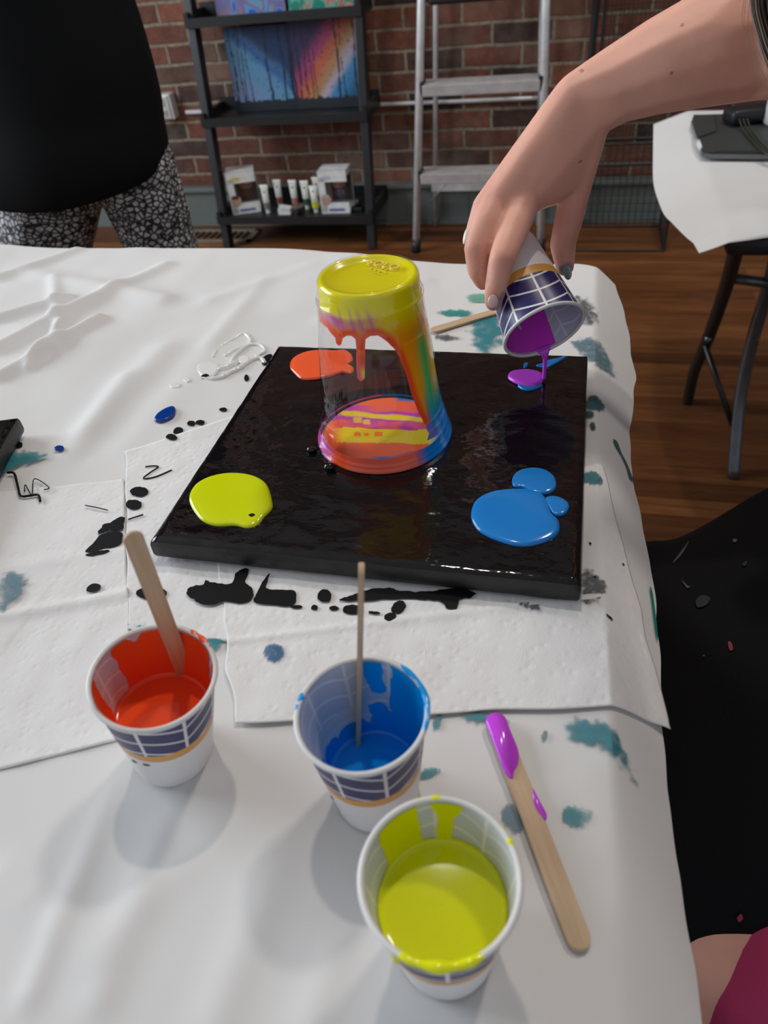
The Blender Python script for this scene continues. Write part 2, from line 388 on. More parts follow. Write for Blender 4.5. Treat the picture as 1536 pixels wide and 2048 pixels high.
# conduit with outlet
Yw = 2.885
t = thing('wall_conduit', 'grey metal conduit pipe running level along the brick wall', 'pipe', (-0.9, Yw, 0.43))
tubeobj('pipe', [(-1.52, Yw, 0.437), (-0.6, Yw, 0.432), (0.9, Yw, 0.425)], 0.0075, ALU, t)
for x in (-1.2, -0.1): box('clip', (x, Yw, 0.431), (0.012, 0.02, 0.026), ALU, t)
c0 = PY(333, 212, 2.88)
t = thing('outlet_box', 'white metal outlet box on the brick wall beside the standing person', 'outlet', tuple(c0))
box('housing', c0, (0.070, 0.045, 0.088), WHITEPL, t, bev=0.004)
box('cover_plate', c0 + Vector((-0.004, -0.025, 0)), (0.060, 0.005, 0.080), plain('steel_plate', (0.6, 0.6, 0.57), 0.35, 0.3), t, bev=0.002)
for dz in (0.018, -0.018):
    k = box('socket', c0 + Vector((-0.004, -0.029, dz)), (0.026, 0.004, 0.022), plain('socket_white', (0.6, 0.58, 0.5), 0.4), t, bev=0.003)
    box('slot', c0 + Vector((-0.009, -0.0315, dz)), (0.003, 0.002, 0.009), BLACKP, k); box('slot', c0 + Vector((0.001, -0.0315, dz)), (0.003, 0.002, 0.009), BLACKP, k)

# floor register
a = P(445, 473, 0.0)
t = thing('floor_vent', 'metal floor register grille set in wooden floor beside black shelf', 'vent', (a.x, a.y, 0))
bm = bmesh.new()
for c, s in (((0, 0.055, 0), (0.36, 0.02, 0.006)), ((0, -0.055, 0), (0.36, 0.02, 0.006)), ((-0.17, 0, 0), (0.02, 0.13, 0.006)), ((0.17, 0, 0), (0.02, 0.13, 0.006))): bx(bm, (a.x + c[0] - 0.03, a.y + c[1], 0.004), s)
bmobj('frame', bm, plain('brass_grey', (0.30, 0.25, 0.18), 0.5, 0.3), t, smooth=False)
bm = bmesh.new()
for i in range(12): bx(bm, (a.x - 0.19 + i * 0.029, a.y, 0.003), (0.006, 0.10, 0.004))
bmobj('grille', bm, BLACKM, t, smooth=False)

# ------------------------------------------------------------------ ladder shelf
XL, XR = -1.337, -0.735
def yf(z): return 2.62 + 0.17 * z
t = thing('ladder_shelf', 'black leaning ladder shelf against the brick wall', 'shelf', ((XL + XR) / 2, 2.72, 0))
for x in (XL, XR):
    bm = bmesh.new(); z1 = 1.55
    ang = math.atan(0.17)
    bx(bm, (x, yf(z1 / 2), z1 / 2), (0.028, 0.045, z1 / math.cos(ang)), Matrix.Rotation(-ang, 3, 'X'), 0.002)
    bmobj('upright', bm, BLACKM, t, smooth=False)
SH = [(0.108, 0.0), (0.440, 0.0), (0.738, 0.0), (1.05, 0)]
for z, _ in SH:
    y0 = yf(z) - 0.035; y1 = 2.86
    bm = bmesh.new(); xm = (XL + XR) / 2; w = XR - XL + 0.03
    bx(bm, (xm, (y0 + y1) / 2, z), (w, y1 - y0, 0.016)); bx(bm, (xm, y0 + 0.004, z + 0.006), (w, 0.012, 0.028))
    bx(bm, (xm, y1, z + 0.02), (w, 0.012, 0.055))
    for x in (XL - 0.006, XR + 0.006): bx(bm, (x, (y0 + y1) / 2, z + 0.014), (0.014, y1 - y0, 0.044))
    bmobj('shelf_board', bm, BLACKM, t, smooth=False)

def panel(name, label, cat, w, h, d, loc, tilt, fn, group=None, n=70, rz=0.0):
    """stretched canvas standing up, painted front by vertex colour; local frame: x right, z up, front at -y"""
    t = thing(name, label, cat, loc, group); t.rotation_euler = (tilt, 0, rz)
    bm = bmesh.new(); bx(bm, (0, 0.001, h / 2), (w, d - 0.002, h), bev=0.0015); bmobj('canvas_edge', bm, plain('canvas_edge', (0.02, 0.03, 0.05), 0.7), t, local=True, smooth=False)
    vs = [(-w / 2 + w * i / n, -d / 2 - 0.0004, h * j / n) for j in range(n + 1) for i in range(n + 1)]
    fs = [(j * (n + 1) + i, j * (n + 1) + i + 1, (j + 1) * (n + 1) + i + 1, (j + 1) * (n + 1) + i) for j in range(n) for i in range(n)]
    o = pyobj('painted_face', vs, fs, ATTR, t, local=True); setcol(o, lambda c: fn(c.x / w + 0.5, c.z / h)); return t
def trees(u, v, xs, c):
    for x0, wd in xs:
        if abs(u - x0 - 0.01 * math.sin(v * 9 + x0 * 40)) < wd * (1.2 - 0.5 * v): return (0.008, 0.012, 0.025)
    n_ = nz(u * 22, v * 30, 3)
    if n_ > 0.42: return lerp(c, (0.01, 0.02, 0.04), 0.6)
    return c
def forest_blue(u, v):
    d = u * 0.75 + v - 0.95 + 0.05 * nz(u * 5, v * 5)
    c = lerp((0.10, 0.26, 0.42), (0.015, 0.04, 0.12), sm(-0.02, 0.30, d))
    c = lerp((0.19, 0.24, 0.42), c, sm(-0.75, -0.1, d)); c = lerp(c, (0.02, 0.09, 0.30), math.exp(-((d - 0.06) / 0.07) ** 2) * 0.8)
    if v < 0.13 + 0.03 * nz(u * 12, 1): return (0.015, 0.02, 0.025)
    return trees(u, v, [(0.08, 0.012), (0.17, 0.008), (0.22, 0.006), (0.30, 0.007), (0.62, 0.014), (0.86, 0.012), (0.98, 0.02)], c)
def forest_fire(u, v):
    d = u - v * 0.9 + 0.06 * nz(u * 4, v * 4)
    st = [(-0.9, (0.03, 0.03, 0.10)), (-0.45, (0.05, 0.03, 0.10)), (-0.2, (0.35, 0.05, 0.14)), (-0.02, (0.50, 0.12, 0.06)), (0.15, (0.42, 0.22, 0.10)), (0.33, (0.42, 0.36, 0.42)), (0.48, (0.05, 0.22, 0.45)), (0.8, (0.02, 0.10, 0.20))]
    c = st[-1][1]
    for (a1, c1), (a2, c2) in zip(st[:-1], st[1:]):
        if d < a2: c = lerp(c1, c2, sm(a1, a2, d)); break
    if v < 0.13 + 0.03 * nz(u * 12, 5): return (0.02, 0.025, 0.03)
    return trees(u, v, [(0.02, 0.014), (0.10, 0.01), (0.20, 0.009), (0.28, 0.006), (0.34, 0.006), (0.70, 0.012), (0.76, 0.006), (0.96, 0.012)], c)
def swirl(cols, s):
    def f(u, v):
        q = nz(u * s + 2 * nz(u * 3, v * 3, 7), v * s, len(cols)) * 1.7 + 0.5; q = min(0.999, max(0, q)) * (len(cols) - 1)
        i = int(q); return lerp(cols[i], cols[i + 1], sm(0.35, 0.65, q - i))
    return f
def px_w(x0, x1, y, Y): return (PY(x1, y, Y) - PY(x0, y, Y)).x
zs = 0.449
panel('canvas_painting', 'canvas painting of dark trees against a blue sky on the middle shelf', 'painting', px_w(473, 594, 215, 2.80), 0.262, 0.016, (PY(535, 215, 2.80).x, 2.80, zs), -0.06, forest_blue, rz=0.02)
panel('canvas_painting', 'canvas painting of trees under an orange and pink streaked sky', 'painting', px_w(596, 724, 215, 2.80), 0.268, 0.016, (PY(660, 215, 2.80).x, 2.802, zs), -0.06, forest_fire)
zt = 0.747
panel('canvas_painting', 'blue and purple abstract canvas on the shelf above the tree paintings', 'painting', px_w(432, 572, 20, 2.80), 0.26, 0.016, (PY(502, 20, 2.80).x, 2.805, zt), -0.05, swirl([(0.02, 0.10, 0.45), (0.12, 0.28, 0.5), (0.16, 0.14, 0.32), (0.25, 0.16, 0.25), (0.12, 0.3, 0.45)], 5))
panel('canvas_painting', 'coral and mint green abstract canvas beside the blue one', 'painting', px_w(578, 712, 20, 2.80), 0.26, 0.016, (PY(645, 20, 2.80).x, 2.805, zt), -0.05, swirl([(0.10, 0.42, 0.35), (0.6, 0.14, 0.10), (0.10, 0.40, 0.33), (0.02, 0.22, 0.16), (0.55, 0.3, 0.22)], 4))

# toy boxes on the bottom shelf
ZB = 0.1165
def figure_box(x, y, rz, label, hair, suit, badge):
    t = thing('toy_box', label, 'toy box', (x, y, ZB)); t.rotation_euler = (0, 0, rz)
    w, d, h = 0.112, 0.085, 0.155; card = WHITEPL
    bm = bmesh.new()
    bx(bm, (0, 0, 0.003), (w, d, 0.006)); bx(bm, (0, 0, h - 0.012), (w, d, 0.024)); bx(bm, (0, d / 2 - 0.002, h / 2), (w, 0.004, h))
    bx(bm, (-w / 2 + 0.013, -d / 2 + 0.002, h / 2), (0.026, 0.003, h)); bx(bm, (0, -d / 2 + 0.002, 0.020), (w, 0.003, 0.040)); bx(bm, (0, -d / 2 + 0.002, h - 0.02), (w, 0.003, 0.040))
    bx(bm, (-w / 2 + 0.002, 0, h / 2), (0.003, d, h))
    bmobj('carton', bm, card, t, local=True, smooth=False)
    box('backing_card', (0.012, d / 2 - 0.008, h / 2), (w - 0.03, 0.003, h - 0.05), plain('grey_card', (0.10, 0.09, 0.10), 0.8), t, local=True)
    box('window_film', (0.012, -d / 2 + 0.0025, h / 2), (w - 0.028, 0.0006, h - 0.078), CLEAR, t, local=True)
    bm = bmesh.new(); hull(bm, [((0.008, 0, 0.098), 0.020), ((0.020, 0, 0.098), 0.020)]); hd = bmobj('doll_head', bm, plain('doll_skin', (0.50, 0.27, 0.19), 0.5), t, local=True)
    bm = bmesh.new(); hull(bm, [((0.008, 0.006, 0.108), 0.021), ((0.020, 0.006, 0.108), 0.021)]); bmobj('hair', bm, plain('doll_hair', hair, 0.6), hd, local=True)
    for sx in (0.006, 0.022): box('eye', (sx, -0.0205, 0.097), (0.005, 0.002, 0.005), BLACKP, hd, local=True)
    bm = bmesh.new(); hull(bm, [((0.014, 0, 0.072), 0.010), ((0.014, 0, 0.055), 0.012)]); hull(bm, [((0.009, 0, 0.055), 0.006), ((0.009, 0, 0.044), 0.006)]); hull(bm, [((0.020, 0, 0.055), 0.006), ((0.020, 0, 0.044), 0.006)])
    hull(bm, [((0.004, 0, 0.074), 0.005), ((-0.001, -0.006, 0.058), 0.004)]); hull(bm, [((0.024, 0, 0.074), 0.005), ((0.030, -0.006, 0.058), 0.004)])
    bmobj('doll_body', bm, plain('doll_suit', suit, 0.6), t, local=True)
    vs, fs = lathe([(0.0001, 0), (0.020, 0)], 24)
    pic = pyobj('printed_portrait', [(v[0] - w / 2 + 0.024, -d / 2 - 0.0006, v[1] + 0.052) for v in vs], fs, ATTR, t, local=True)
    setcol(pic, lambda c: (0.45, 0.28, 0.2))
    box('portrait_hair', (-w / 2 + 0.022, -d / 2 - 0.0010, 0.064), (0.026, 0.0006, 0.012), plain('print_dark', hair, 0.6), t, local=True)
    box('title_strip', (0.006, -d / 2 - 0.0002, 0.014), (0.062, 0.0008, 0.009), plain('violet_print', (0.16, 0.12, 0.30), 0.6), t, local=True)
    box('badge', (-0.020, -d / 2 - 0.0002, h - 0.024), (0.030, 0.0008, 0.012), plain('badge_print', badge, 0.6), t, local=True)
p1 = PY(487, 424, 2.70); p2 = PY(680, 424, 2.70)
figure_box(p1.x + 0.012, 2.715, 0.36, 'white windowed toy box with a brown-clothed doll, left end of bottom shelf', (0.05, 0.022, 0.015), (0.12, 0.07, 0.04), (0.6, 0.55, 0.1))
figure_box(p2.x - 0.005, 2.705, 0.02, 'white windowed toy box with a grey-clothed doll, right end of bottom shelf', (0.40, 0.40, 0.42), (0.10, 0.12, 0.16), (0.5, 0.5, 0.6))
# paint tubes standing on their caps
def paint_tube(px, top, label, capc, Y=2.70, lean=0.0):
    x = PY(px, 420, Y).x; h = 0.105 if top < 352 else 0.098
    t = thing('paint_tube', label, 'paint tube', (x, Y, ZB), 'paint tubes on the bottom shelf'); t.rotation_euler = (0, lean, 0)
    vs, fs = [], []; n = 20; rows = [(0.0, 1, 0.011, 0.011), (0.0, 0, 0.0115, 0.0115)]
    prof = [(0.014, 0.006, 0.006), (0.016, 0.012, 0.011), (0.05, 0.0130, 0.0100), (0.085, 0.0150, 0.005), (h - 0.010, 0.0165, 0.0016), (h, 0.0165, 0.0012)]
    for z, a_, b_ in prof:
        for j in range(n): vs.append((a_ * math.cos(2 * PI * j / n), b_ * math.sin(2 * PI * j / n), z))
    for i in range(len(prof) - 1):
        for j in range(n): fs.append((i * n + j, i * n + (j + 1) % n, (i + 1) * n + (j + 1) % n, (i + 1) * n + j))
    fs.append(tuple(range(n))[::-1]); fs.append(tuple(range((len(prof) - 1) * n, len(prof) * n)))
    pyobj('tube_body', vs, fs, plain('tube_white', (0.66, 0.66, 0.60), 0.35), t, local=True)
    vs, fs = lathe([(0.0001, 0), (0.0085, 0), (0.0085, 0.015), (0.0001, 0.015)], 20); pyobj('cap', vs, fs, WHITEPL, t, local=True, smooth=False)
    vs, fs = lathe([(1, 0), (1, 1)], 20); pyobj('colour_band', [(v[0] * 0.0126, v[1] * 0.0112, 0.018 + v[2] * 0.022) for v in vs], fs, plain('band', capc, 0.4), t, local=True)
    vs, fs = lathe([(0.0001, 0), (0.0035, 0)], 14); pyobj('printed_mark', [(v[0], -0.0062 - 0.0008, v[1] + 0.080) for v in vs], fs, BLACKP, t, local=True)
paint_tube(536, 350, 'white paint tube with a grey band, nearest the left toy box', (0.18, 0.18, 0.18), 2.68)
paint_tube(563, 345, 'white paint tube with a dull red band, second from the left', (0.25, 0.08, 0.06), 2.74)
paint_tube(593, 345, 'white paint tube with a salmon band, behind the small tub', (0.45, 0.16, 0.13), 2.73)
paint_tube(616, 347, 'slim white paint tube with a dark green band beside the yellow one', (0.02, 0.10, 0.05), 2.72)
paint_tube(632, 352, 'paint tube with a bright yellow band on the bottom shelf', (0.62, 0.60, 0.02), 2.68)
paint_tube(640, 342, 'pale paint tube with an olive band behind the yellow one', (0.14, 0.13, 0.07), 2.76)
q = PY(572, 420, 2.67)
t = thing('folded_packet', 'small white folded packet lying in front of the paint tubes', 'packet', (q.x, 2.665, ZB))
box('packet_body', (q.x, 2.665, ZB + 0.012), (0.052, 0.035, 0.024), WHITEPL, t, bev=0.004); box('flap', (q.x + 0.004, 2.660, ZB + 0.027), (0.046, 0.036, 0.003), WHITEPL, t, rot=Matrix.Rotation(0.15, 3, 'Y'))
q = PY(594, 412, 2.66)
t = thing('small_jar', 'small dark round jar with a flat lid beside the white packet', 'jar', (q.x + 0.006, 2.655, ZB))
vs, fs = lathe([(0.0001, 0), (0.010, 0), (0.012, 0.01), (0.012, 0.022), (0.009, 0.026)], 24); pyobj('glass', [Vector(v) + t.location for v in vs], fs, BLACKP, t)
vs, fs = lathe([(0.0001, 0.027), (0.024, 0.027), (0.026, 0.031), (0.024, 0.036), (0.0001, 0.037)], 24); pyobj('lid', [Vector(v) + t.location for v in vs], fs, plain('brown_lid', (0.10, 0.075, 0.055), 0.4), t)
q = PY(710, 415, 2.70)
t = thing('stapler', 'small black gadget lying at the right end of the bottom shelf', 'gadget', (q.x + 0.012, 2.69, ZB))
box('base', (q.x + 0.012, 2.69, ZB + 0.008), (0.045, 0.03, 0.016), BLACKP, t, bev=0.004); tubeobj('knob', [(q.x + 0.016, 2.69, ZB + 0.016), (q.x + 0.02, 2.69, ZB + 0.045)], 0.012, BLACKP, t)

# ------------------------------------------------------------------ step ladder
t = thing('step_ladder', 'aluminium step ladder leaning by the brick wall', 'ladder', (-0.33, 2.6, 0))
LF = lambda z: Vector((-0.557 + 0.05 * z, 2.58 + 0.16 * z, z)); RFt = lambda z: Vector((-0.098 - 0.045 * z, 2.58 + 0.16 * z, z))
for fn in (LF, RFt):
    bm = bmesh.new(); d = (fn(1.6) - fn(0.03)); tube(bm, [fn(0.03), fn(1.6)], 0.0135, 12); bmobj('front_rail', bm, ALU, t)
    bm = bmesh.new(); tube(bm, [fn(0.0), fn(0.045)], 0.017, 12); bmobj('foot', bm, BLACKP, t)
for sx in (0, 1):
    a0 = (LF if sx == 0 else RFt)
    q0 = a0(0.03) + Vector((0.025 if sx == 0 else -0.025, 0.27, -0.03)); q1 = a0(1.5) + Vector((0.015 if sx == 0 else -0.015, 0.03, 0))
    tubeobj('rear_rail', [q0, q1], 0.009, ALU, t)
for zz, ypx in ((0.262, 350), (0.528, 165), (0.80, -20)):
    l, r = LF(zz), RFt(zz); mid = (l + r) / 2; w = (r - l).length - 0.022
    bm = bmesh.new(); bx(bm, mid + Vector((0, 0.03, 0.0)), (w, 0.085, 0.012)); bx(bm, mid + Vector((0, -0.012, -0.012)), (w, 0.008, 0.034), bev=0.003)
    for i in range(5): bx(bm, mid + Vector((0, 0.0 + i * 0.015, 0.007)), (w, 0.006, 0.003))
    st = bmobj('step', bm, plain('brushed_step', (0.50, 0.47, 0.46), 0.45, 0.35), t, smooth=False)
    for e in (l, r): box('end_cap', e + Vector((0.010 if e is l else -0.010, 0.01, -0.006)), (0.014, 0.05, 0.042), BLACKP, st, bev=0.004, local=False)
tubeobj('cross_brace', [LF(0.1) + Vector((0.01, 0.22, 0)), LF(0.25) + Vector((0.12, 0.03, 0))], 0.003, ALU, t)
box('rear_bar', (-0.33, 2.81, 0.16), (0.40, 0.012, 0.03), ALU, t)
bm = bmesh.new(); mid = (LF(0.765) + RFt(0.765)) / 2
bx(bm, mid + Vector((-0.02, -0.0, -0.006)), (0.30, 0.03, 0.03), bev=0.01); bmobj('tray_handle', bm, BLACKP, t)

# ------------------------------------------------------------------ wire grid panel and cage
def wire(bm, a_, b_, r): tube(bm, [a_, b_], r, 5, False)
t = thing('grid_panel', 'tall black wire grid panel standing against the brick wall', 'wire panel', (0.2, 2.84, 0))
bm = bmesh.new(); x0, x1, z1 = 0.02, 0.62, 1.7
for x in (x0, x1): wire(bm, (x, 2.84, 0.0), (x, 2.84, z1), 0.011)
for x in (x0 + 0.03,): wire(bm, (x, 2.83, 0.3), (x, 2.83, z1), 0.005)
for z in (0.3, z1): wire(bm, (x0, 2.84, z), (x1, 2.84, z), 0.006)
bmobj('frame', bm, BLACKM, t)
bm = bmesh.new()
for i in range(46): wire(bm, (x0 + i * 0.013, 2.843, 0.3), (x0 + i * 0.013, 2.843, z1), 0.0011)
for i in range(54): wire(bm, (x0, 2.845, 0.3 + i * 0.026), (x1, 2.845, 0.3 + i * 0.026), 0.0013)
bmobj('wire_mesh', bm, BLACKM, t)
t = thing('wire_cage', 'low black wire cage on the wooden floor below the grid panel', 'cage', (0.17, 2.7, 0))
X0, X1, Y0, Y1, Z1 = 0.0, 0.322, 2.585, 2.815, 0.29
bm = bmesh.new()
for x in (X0, X1):
    for y in (Y0, Y1): wire(bm, (x, y, 0), (x, y, Z1), 0.005)
for z in (0.005, Z1):
    for y in (Y0, Y1): wire(bm, (X0, y, z), (X1, y, z), 0.0045)
    for x in (X0, X1): wire(bm, (x, Y0, z), (x, Y1, z), 0.0045)
bmobj('frame', bm, BLACKM, t)
bm = bmesh.new()
for i in range(1, 14):
    x = X0 + (X1 - X0) * i / 14; wire(bm, (x, Y1, 0), (x, Y1, Z1), 0.0013)
for i in range(1, 10):
    z = Z1 * i / 10; wire(bm, (X0, Y1, z), (X1, Y1, z), 0.0013); wire(bm, (X1, Y0, z), (X1, Y1, z), 0.001)
for i in range(1, 9):
    y = Y0 + (Y1 - Y0) * i / 9; wire(bm, (X1, y, 0), (X1, y, Z1), 0.001)
bmobj('wire_mesh', bm, BLACKM, t)

# ------------------------------------------------------------------ craft table with paper
TZ = 0.7385
t = thing('craft_table', 'long folding table under the white paper covering', 'table', (-0.5, 0.35, 0))
bm = bmesh.new()
vs = [(-1.25, -0.28), (0.052, -0.28), (0.046, 0.3), (0.036, 0.69), (-0.02, 0.735), (-1.25, 0.762)]
top = [bm.verts.new((x, y, TZ - 0.009)) for x, y in vs]; bot = [bm.verts.new((x, y, TZ - 0.03)) for x, y in vs]
bm.faces.new(top); bm.faces.new(bot[::-1])
for i in range(len(vs)): bm.faces.new((bot[i], bot[(i + 1) % 6], top[(i + 1) % 6], top[i]))
bmobj('table_top', bm, plain('table_laminate', (0.35, 0.34, 0.32), 0.5), t, smooth=False)
for x in (-1.15, -0.03):
    for y in (-0.2, 0.64): tubeobj('leg', [(x, y, 0.0), (x, y, TZ - 0.03)], 0.014, GREYM, t)

def rid(x, y, ax, ay, bx_, by_, w, h):
    dx, dy = bx_ - ax, by_ - ay; L2 = dx * dx + dy * dy
    tt = ((x - ax) * dx + (y - ay) * dy) / L2; tc = min(1, max(0, tt))
    d2 = (x - ax - tc * dx) ** 2 + (y - ay - tc * dy) ** 2
    return h * math.exp(-d2 / (w * w))
CREASES = []
for (ax, ay), (bx2, by2), w, h in [((0, 700), (330, 530), .010, .010), ((0, 760), (200, 640), .008, .008), ((60, 545), (330, 600), .014, .007), ((0, 560), (150, 500), .010, .012),
        ((0, 640), (140, 600), .007, .008), ((110, 560), (120, 700), .007, .005), ((130, 650), (60, 740), .006, .006), ((180, 860), (330, 700), .018, .004), ((150, 900), (250, 760), .012, .003),
        ((480, 640), (260, 880), .02, .002), ((620, 530), (420, 600), .012, .003), ((850, 560), (650, 640), .01, .002), ((230, 1560), (60, 1990), .006, .0018), ((330, 1640), (200, 1990), .009, .0022),
        ((480, 1600), (300, 1800), .010, .0014), ((560, 1700), (430, 2040), .010, .002), ((1180, 1560), (1240, 1760), .010, .003), ((1090, 1600), (1250, 1480), .010, .002), ((1200, 1700), (1130, 2040), .012, .002),
        ((0, 1760), (180, 1900), .010, .002), ((680, 1900), (620, 2040), .008, .0016), ((1050, 1950), (1300, 1800), .014, .0018), ((420, 690), (530, 560), .010, .002)]:
    A_ = P(ax, ay, 0.74); B_ = P(bx2, by2, 0.74); CREASES.append((A_.x, A_.y, B_.x, B_.y, w, h))
def back_edge(x):       # far edge of the paper
    return 0.752 + 0.045 * sm(-0.1, -0.35, x) - 0.035 * sm(-0.7, -0.95, x) if x < 0 else 0.752 - 0.35 * x * sm(0, 0.04, x)
def right_edge(y): return 0.041 + 0.012 * sm(0.5, 0.1, y)
def paper_h(x, y):
    inr = sm(-0.34, -0.25, x) * sm(0.60, 0.53, y) * sm(0.02, 0.20, y)          # flat under canvas and towels
    z = TZ + (1 - inr) * (0.0030 * (nz(x * 7, y * 7) + 0.4) + 0.0012 * nz(x * 22, y * 19, 4)) * (0.4 + 0.6 * sm(0.15, 0.35, abs(y - 0.05) + (0.15 if x < -0.3 else 0)))
    for c in CREASES: z += rid(x, y, *c) * (1 - 0.9 * inr) * (0.45 + 0.55 * sm(0.72, 0.60, y))
    cup = max(math.exp(-((x - cx) ** 2 + (y - cy) ** 2) / 0.0012) for cx, cy in ((-0.165, 0.15), (-0.065, 0.147), (-0.024, 0.091)))
    z = TZ + max(z - TZ, 0.0002) * (1 - cup * 0.95)
    z -= 0.016 * sm(0.0, 0.03, y - back_edge(x) + 0.018)
    e = x - right_edge(y)
    if e > -0.012: z -= 0.9 * max(0, e + 0.012) ** 1.25 * 2.2
    z += 0.012 * sm(-0.62, -0.85, x) * sm(0.60, 0.74, y)
    return z
def make_paper():
    nx, ny = 330, 270; vs = []; fs = []
    for j in range(ny + 1):
        v = j / ny
        for i in range(nx + 1):
            u = i / nx
            y0 = -0.20; xr = lambda yy: right_edge(yy) + 0.021 + 0.004 * math.sin(yy * 23) + 0.003 * nz(yy * 30, 1)
            yy = y0 + (0.78 - y0) * v
            x = -0.98 + (xr(yy) + 0.98) * u
            ye = back_edge(x) + 0.004 + 0.004 * nz(x * 8, 2)
            y = y0 + (ye - y0) * v
            if u > 0.93 and v > 0.93:       # torn corner
                x -= 0.010 * sm(0.93, 1, u) * sm(0.93, 1, v)
            vs.append((x, y, paper_h(x, y)))
    for j in range(ny):
        for i in range(nx):
            a_ = j * (nx + 1) + i; fs.append((a_, a_ + 1, a_ + nx + 2, a_ + nx + 1))
    return pyobj('table_paper', vs, fs, PAPER)
paper = make_paper(); tag(paper, 'wrinkled paint-stained white paper covering the near table', 'table covering')

# towels ------------------------------------------------------------
def patch(name, corners, off, nu, nv, mt, label, seed, amp=0.0006, lift=None, wav=0.002):
    c = [Vector(p) for p in corners]; vs = []; fs = []
    for j in range(nv + 1):
        for i in range(nu + 1):
            u, v = i / nu, j / nv
            p = (c[0] * (1 - u) + c[1] * u) * (1 - v) + (c[3] * (1 - u) + c[2] * u) * v
            ed = 0.0
            for w_, a_ in ((u, 0), (1 - u, 1), (v, 2), (1 - v, 3)):
                if w_ < 0.02: ed += wav * nz(seed + a_ * 5, (u + v) * 6)
            x, y = p.x + ed, p.y + ed * 0.7
            z = paper_h(x, y) + off + amp * (nz(x * 60, y * 60, seed) + 0.5)
            if lift: z += lift(u, v)
            vs.append((x, y, z))
    for j in range(nv):
        for i in range(nu):
            a_ = j * (nu + 1) + i; fs.append((a_, a_ + nu + 1, a_ + nu + 2, a_ + 1))
    o = pyobj(name, vs, fs, mt); sd = o.modifiers.new('thickness', 'SOLIDIFY'); sd.thickness = 0.0005; sd.offset = -1
    return tag(o, label, 'paper towel')
PT = lambda x, y: P(x, y, 0.741)
towel_l = patch('paper_towel', [PT(-260, 1012), PT(246, 955), PT(264, 1470), PT(-260, 1600)], 0.0008, 120, 110, TOWEL, 'white paper towel with two black blots at the left edge of table', 1,
      lift=lambda u, v: 0.0022 * math.exp(-((v - 0.57 + 0.03 * u) / 0.02) ** 2) + 0.001 * math.exp(-((v - 0.36) / 0.03) ** 2))
towel_m = patch('paper_towel', [PT(250, 903), PT(560, 800), PT(475, 1284), PT(256, 1256)], 0.0016, 90, 120, TOWEL, 'narrow paper towel running under the left edge of the black canvas', 2)
towel_r = patch('paper_towel', [PT(430, 1080), PT(1206, 925), PT(1360, 1405), PT(470, 1446)], 0.0024, 200, 130, TOWEL, 'large quilted paper towel under the front of the black canvas', 3,
      lift=lambda u, v: 0.001 * math.exp(-((v - 0.62) / 0.02) ** 2) + 0.003 * sm(0.94, 1, u) * sm(0.5, 0.9, v), wav=0.0025)

# stains ------------------------------------------------------------
def fuzzy_stain(pts, mt, parent, off, name='paint_smear'):
    w = smoothpath([P(x, y, 0.742) for x, y in pts], 4, True); n = len(w)
    x0, x1 = min(p.x for p in w), max(p.x for p in w); y0, y1 = min(p.y for p in w), max(p.y for p in w)
    sz = max(x1 - x0, y1 - y0); mg = 0.12 * sz; st = max(0.0006, sz / 60)
    nx, ny = int((x1 - x0 + 2 * mg) / st) + 2, int((y1 - y0 + 2 * mg) / st) + 2; vs, al = [], []
    wa = np.array([(p.x, p.y) for p in w]); wb = np.roll(wa, -1, 0); dd = wb - wa; L2 = (dd ** 2).sum(1) + 1e-12
    for j in range(ny):
        for i in range(nx):
            x, y = x0 - mg + i * st, y0 - mg + j * st; q = np.array([x, y])
            tt = np.clip(((q - wa) * dd).sum(1) / L2, 0, 1); d = np.sqrt(((wa + dd * tt[:, None] - q) ** 2).sum(1)).min()
            c = ((wa[:, 1] > y) != (wb[:, 1] > y)); xi = wa[:, 0] + dd[:, 0] * (y - wa[:, 1]) / np.where(c, dd[:, 1], 1)
            ins = (np.count_nonzero(c & (x < xi)) % 2) == 1; d = d if ins else -d
            d += 0.10 * sz * nz(x * 3.2 / sz * 3, y * 3.2 / sz * 3, 8)
            al.append(0.35 + 0.75 * sm(-0.08 * sz, 0.14 * sz, d) if d > -0.08 * sz else 0.0); vs.append((x, y, paper_h(x, y) + off))
    fs = [(j * nx + i, j * nx + i + 1, (j + 1) * nx + i + 1, (j + 1) * nx + i) for j in range(ny - 1) for i in range(nx - 1) if max(al[j * nx + i], al[(j + 1) * nx + i + 1], al[j * nx + i + 1]) > 0]
    o = pyobj(name, vs, fs, mt, parent); A1 = o.data.attributes.new('A', 'FLOAT', 'POINT'); A1.data.foreach_set('value', np.array(al, dtype=np.float32)); return o
